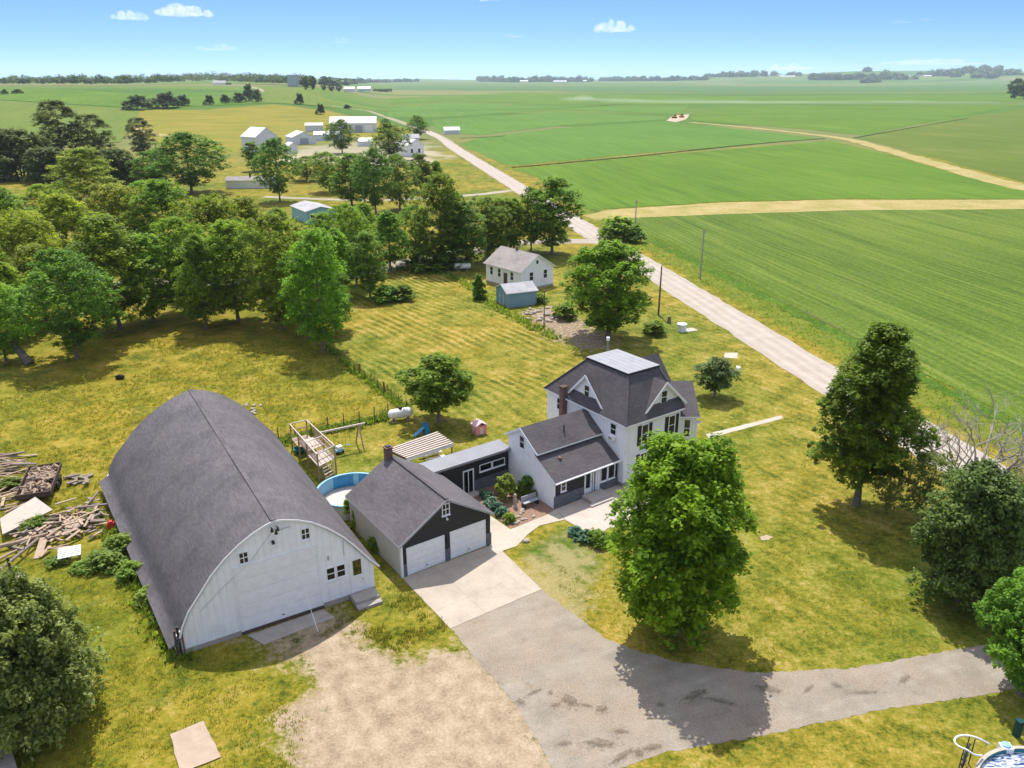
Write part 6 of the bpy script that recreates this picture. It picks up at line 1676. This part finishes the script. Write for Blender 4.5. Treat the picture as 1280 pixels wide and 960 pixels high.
def ellipsoid(mb, c, rx, ry, rz, mat, n=14, k=8, jit=.0, seed=0, flat=1.0):
    vs, fs = [], []
    for i in range(k + 1):
        ph = math.pi * i / k
        for j in range(n):
            a = 2 * math.pi * j / n; d = Vector((math.sin(ph) * math.cos(a), math.sin(ph) * math.sin(a), math.cos(ph)))
            q = 1 + jit * mnoise.noise(d * 2.1 + Vector((seed, 0, 0))) + jit * .5 * mnoise.noise(d * 4.5 + Vector((0, seed, 0)))
            z = d.z * rz * q
            if z < 0: z *= flat
            vs.append((c[0] + d.x * rx * q, c[1] + d.y * ry * q, c[2] + z))
    for i in range(k):
        for j in range(n): fs.append((i * n + j, (i + 1) * n + j, (i + 1) * n + (j + 1) % n, i * n + (j + 1) % n))
    mb.raw(vs, fs, mat)
def sky_point(u, v, dist):
    rx, ry, rz = ray(u, v); k = dist / math.hypot(rx, ry); return Vector((rx * k, ry * k, CAMH + rz * k))
def cloud(label, u, v, wpx, hpx, mat='cloud_vapour', n=14, seed=0):
    D = 9000; p = sky_point(u, v, D); r = random.Random(seed); W = wpx / FPX * D / 2; H = hpx / FPX * D / 2
    mb = MB(); ellipsoid(mb, (0, 0, 0), W * .8, W * .5, H * .35, mat, 24, 12, .45, seed, .6)
    for i in range(n):
        x = r.uniform(-.8, .8); ellipsoid(mb, (x * W, r.uniform(-.3, .3) * W, H * r.uniform(-.1, .75) * (1 - abs(x))), W * r.uniform(.10, .26), W * .3, H * r.uniform(.5, 1.05) * (1.1 - .6 * abs(x)), mat, 16, 9, .45, seed + i, .5)
    o = mb.build('cloud', None, True, p); tag(o, label, 'cloud')
cloud('largest white puffy cloud in the upper left sky', 228, 18, 64, 18, seed=1)
cloud('smaller white cloud left of the largest one', 162, 23, 38, 14, seed=2)
cloud('white cloud over the right of the fields', 768, 38, 48, 18, seed=3)
cloud('white cloud cut by the top edge of the picture', 614, -2, 66, 12, seed=4)
cloud('faint thin cloud low in the left sky', 272, 62, 54, 9, 'thin_vapour', 6, 5)
cloud('faint small puff low in the middle left sky', 426, 53, 28, 10, 'thin_vapour', 6, 6)
cloud('faint tiny puff in the middle sky', 642, 46, 26, 8, 'thin_vapour', 6, 7)
cloud('faint wisp in the right sky', 1128, 28, 26, 6, 'thin_vapour', 5, 8)
cloud('faint wisp right of the other right wisp', 1160, 25, 20, 6, 'thin_vapour', 5, 9)
cloud('low white cloud bank over the far right hills', 985, 86, 60, 9, 'cloud_vapour', 8, 10)
cloud('long flat cloud on the right horizon', 1175, 80, 120, 8, 'thin_vapour', 8, 11)
# dust drifting over the plain behind a field machine
du = MB()
for i, (u, v, L, h) in enumerate([(722, 124.5, 26, 5), (760, 126.5, 60, 6), (850, 128.5, 110, 6), (960, 129.5, 150, 5), (1090, 129, 170, 5), (730, 123.5, 14, 7)]):
    p = G(u, v); k = depth(p) / FPX; ellipsoid(du, (p.x, p.y, p.z + .5), L * k, 16, h * k * .6, 'field_dust', 18, 8, .3, i, .2)
tag(du.build('dust', None, True), kind='stuff')

SUN_EL, SUN_AZ = RAD(62), RAD(-9)          # sun ahead and a little to the left, so shadows fall towards the viewer
sd = Vector((math.sin(SUN_AZ) * math.cos(SUN_EL), math.cos(SUN_AZ) * math.cos(SUN_EL), math.sin(SUN_EL)))
L = bpy.data.lights.new('sun', 'SUN'); L.energy = 4.2; L.angle = RAD(.53); L.color = (1.0, .965, .90)
lo = bpy.data.objects.new('sun', L); COL.objects.link(lo); lo.rotation_euler = (-sd).to_track_quat('-Z', 'Y').to_euler(); lo.location = (0, 0, 200)
W = bpy.data.worlds.new('World'); C.world = W; W.use_nodes = True
nt = W.node_tree; nt.nodes.clear()
wo = nt.nodes.new('ShaderNodeOutputWorld'); bg = nt.nodes.new('ShaderNodeBackground'); bg.inputs[1].default_value = .15
sk = nt.nodes.new('ShaderNodeTexSky'); sk.sky_type = 'NISHITA'; sk.sun_disc = False; sk.sun_elevation = SUN_EL; sk.sun_rotation = SUN_AZ
sk.altitude = 300; sk.air_density = 1.0; sk.dust_density = .25; sk.ozone_density = 1.6
tc = nt.nodes.new('ShaderNodeTexCoord'); sx = nt.nodes.new('ShaderNodeSeparateXYZ'); cx = nt.nodes.new('ShaderNodeCombineXYZ')
mm = nt.nodes.new('ShaderNodeMath'); mm.operation = 'MULTIPLY_ADD'; mm.inputs[1].default_value = 3.0; mm.inputs[2].default_value = .13
nt.links.new(tc.outputs['Generated'], sx.inputs[0]); nt.links.new(sx.outputs[2], mm.inputs[0])
nt.links.new(sx.outputs[0], cx.inputs[0]); nt.links.new(sx.outputs[1], cx.inputs[1]); nt.links.new(mm.outputs[0], cx.inputs[2])
nm = nt.nodes.new('ShaderNodeVectorMath'); nm.operation = 'NORMALIZE'; nt.links.new(cx.outputs[0], nm.inputs[0]); nt.links.new(nm.outputs[0], sk.inputs[0])
hs = nt.nodes.new('ShaderNodeHueSaturation'); hs.inputs['Hue'].default_value = .512; mr = nt.nodes.new('ShaderNodeMapRange'); mr.inputs[1].default_value = .10; mr.inputs[2].default_value = .38; mr.inputs[3].default_value = 1.30; mr.inputs[4].default_value = .42; nt.links.new(sx.outputs[2], mr.inputs[0]); nt.links.new(mr.outputs[0], hs.inputs['Saturation']); mv = nt.nodes.new('ShaderNodeMapRange'); mv.inputs[1].default_value = .10; mv.inputs[2].default_value = .38; mv.inputs[3].default_value = 1.0; mv.inputs[4].default_value = 1.6; nt.links.new(sx.outputs[2], mv.inputs[0]); nt.links.new(mv.outputs[0], hs.inputs['Value']); nt.links.new(sk.outputs[0], hs.inputs['Color']); nt.links.new(hs.outputs[0], bg.inputs[0]); nt.links.new(bg.outputs[0], wo.inputs[0])  # sky overhead whitened and brightened to add neutral fill light

cam = bpy.data.cameras.new('camera'); co = bpy.data.objects.new('camera', cam); COL.objects.link(co)
cam.sensor_width = 36; cam.lens = 36 * FPX / 1280; cam.clip_end = 40000; cam.clip_start = .5
co.location = (0, 0, CAMH); co.rotation_euler = (math.pi / 2 - PITCH, 0, 0); C.camera = co
C.view_settings.view_transform = 'Standard'; C.view_settings.look = 'None'; C.view_settings.gamma = 1; C.view_settings.exposure = .52
C.view_settings.use_curve_mapping = False
C.cycles.max_bounces = 6; C.cycles.diffuse_bounces = 4; C.cycles.glossy_bounces = 2; C.cycles.transmission_bounces = 2; C.cycles.volume_bounces = 1; C.cycles.transparent_max_bounces = 16
C.cycles.use_denoising = True
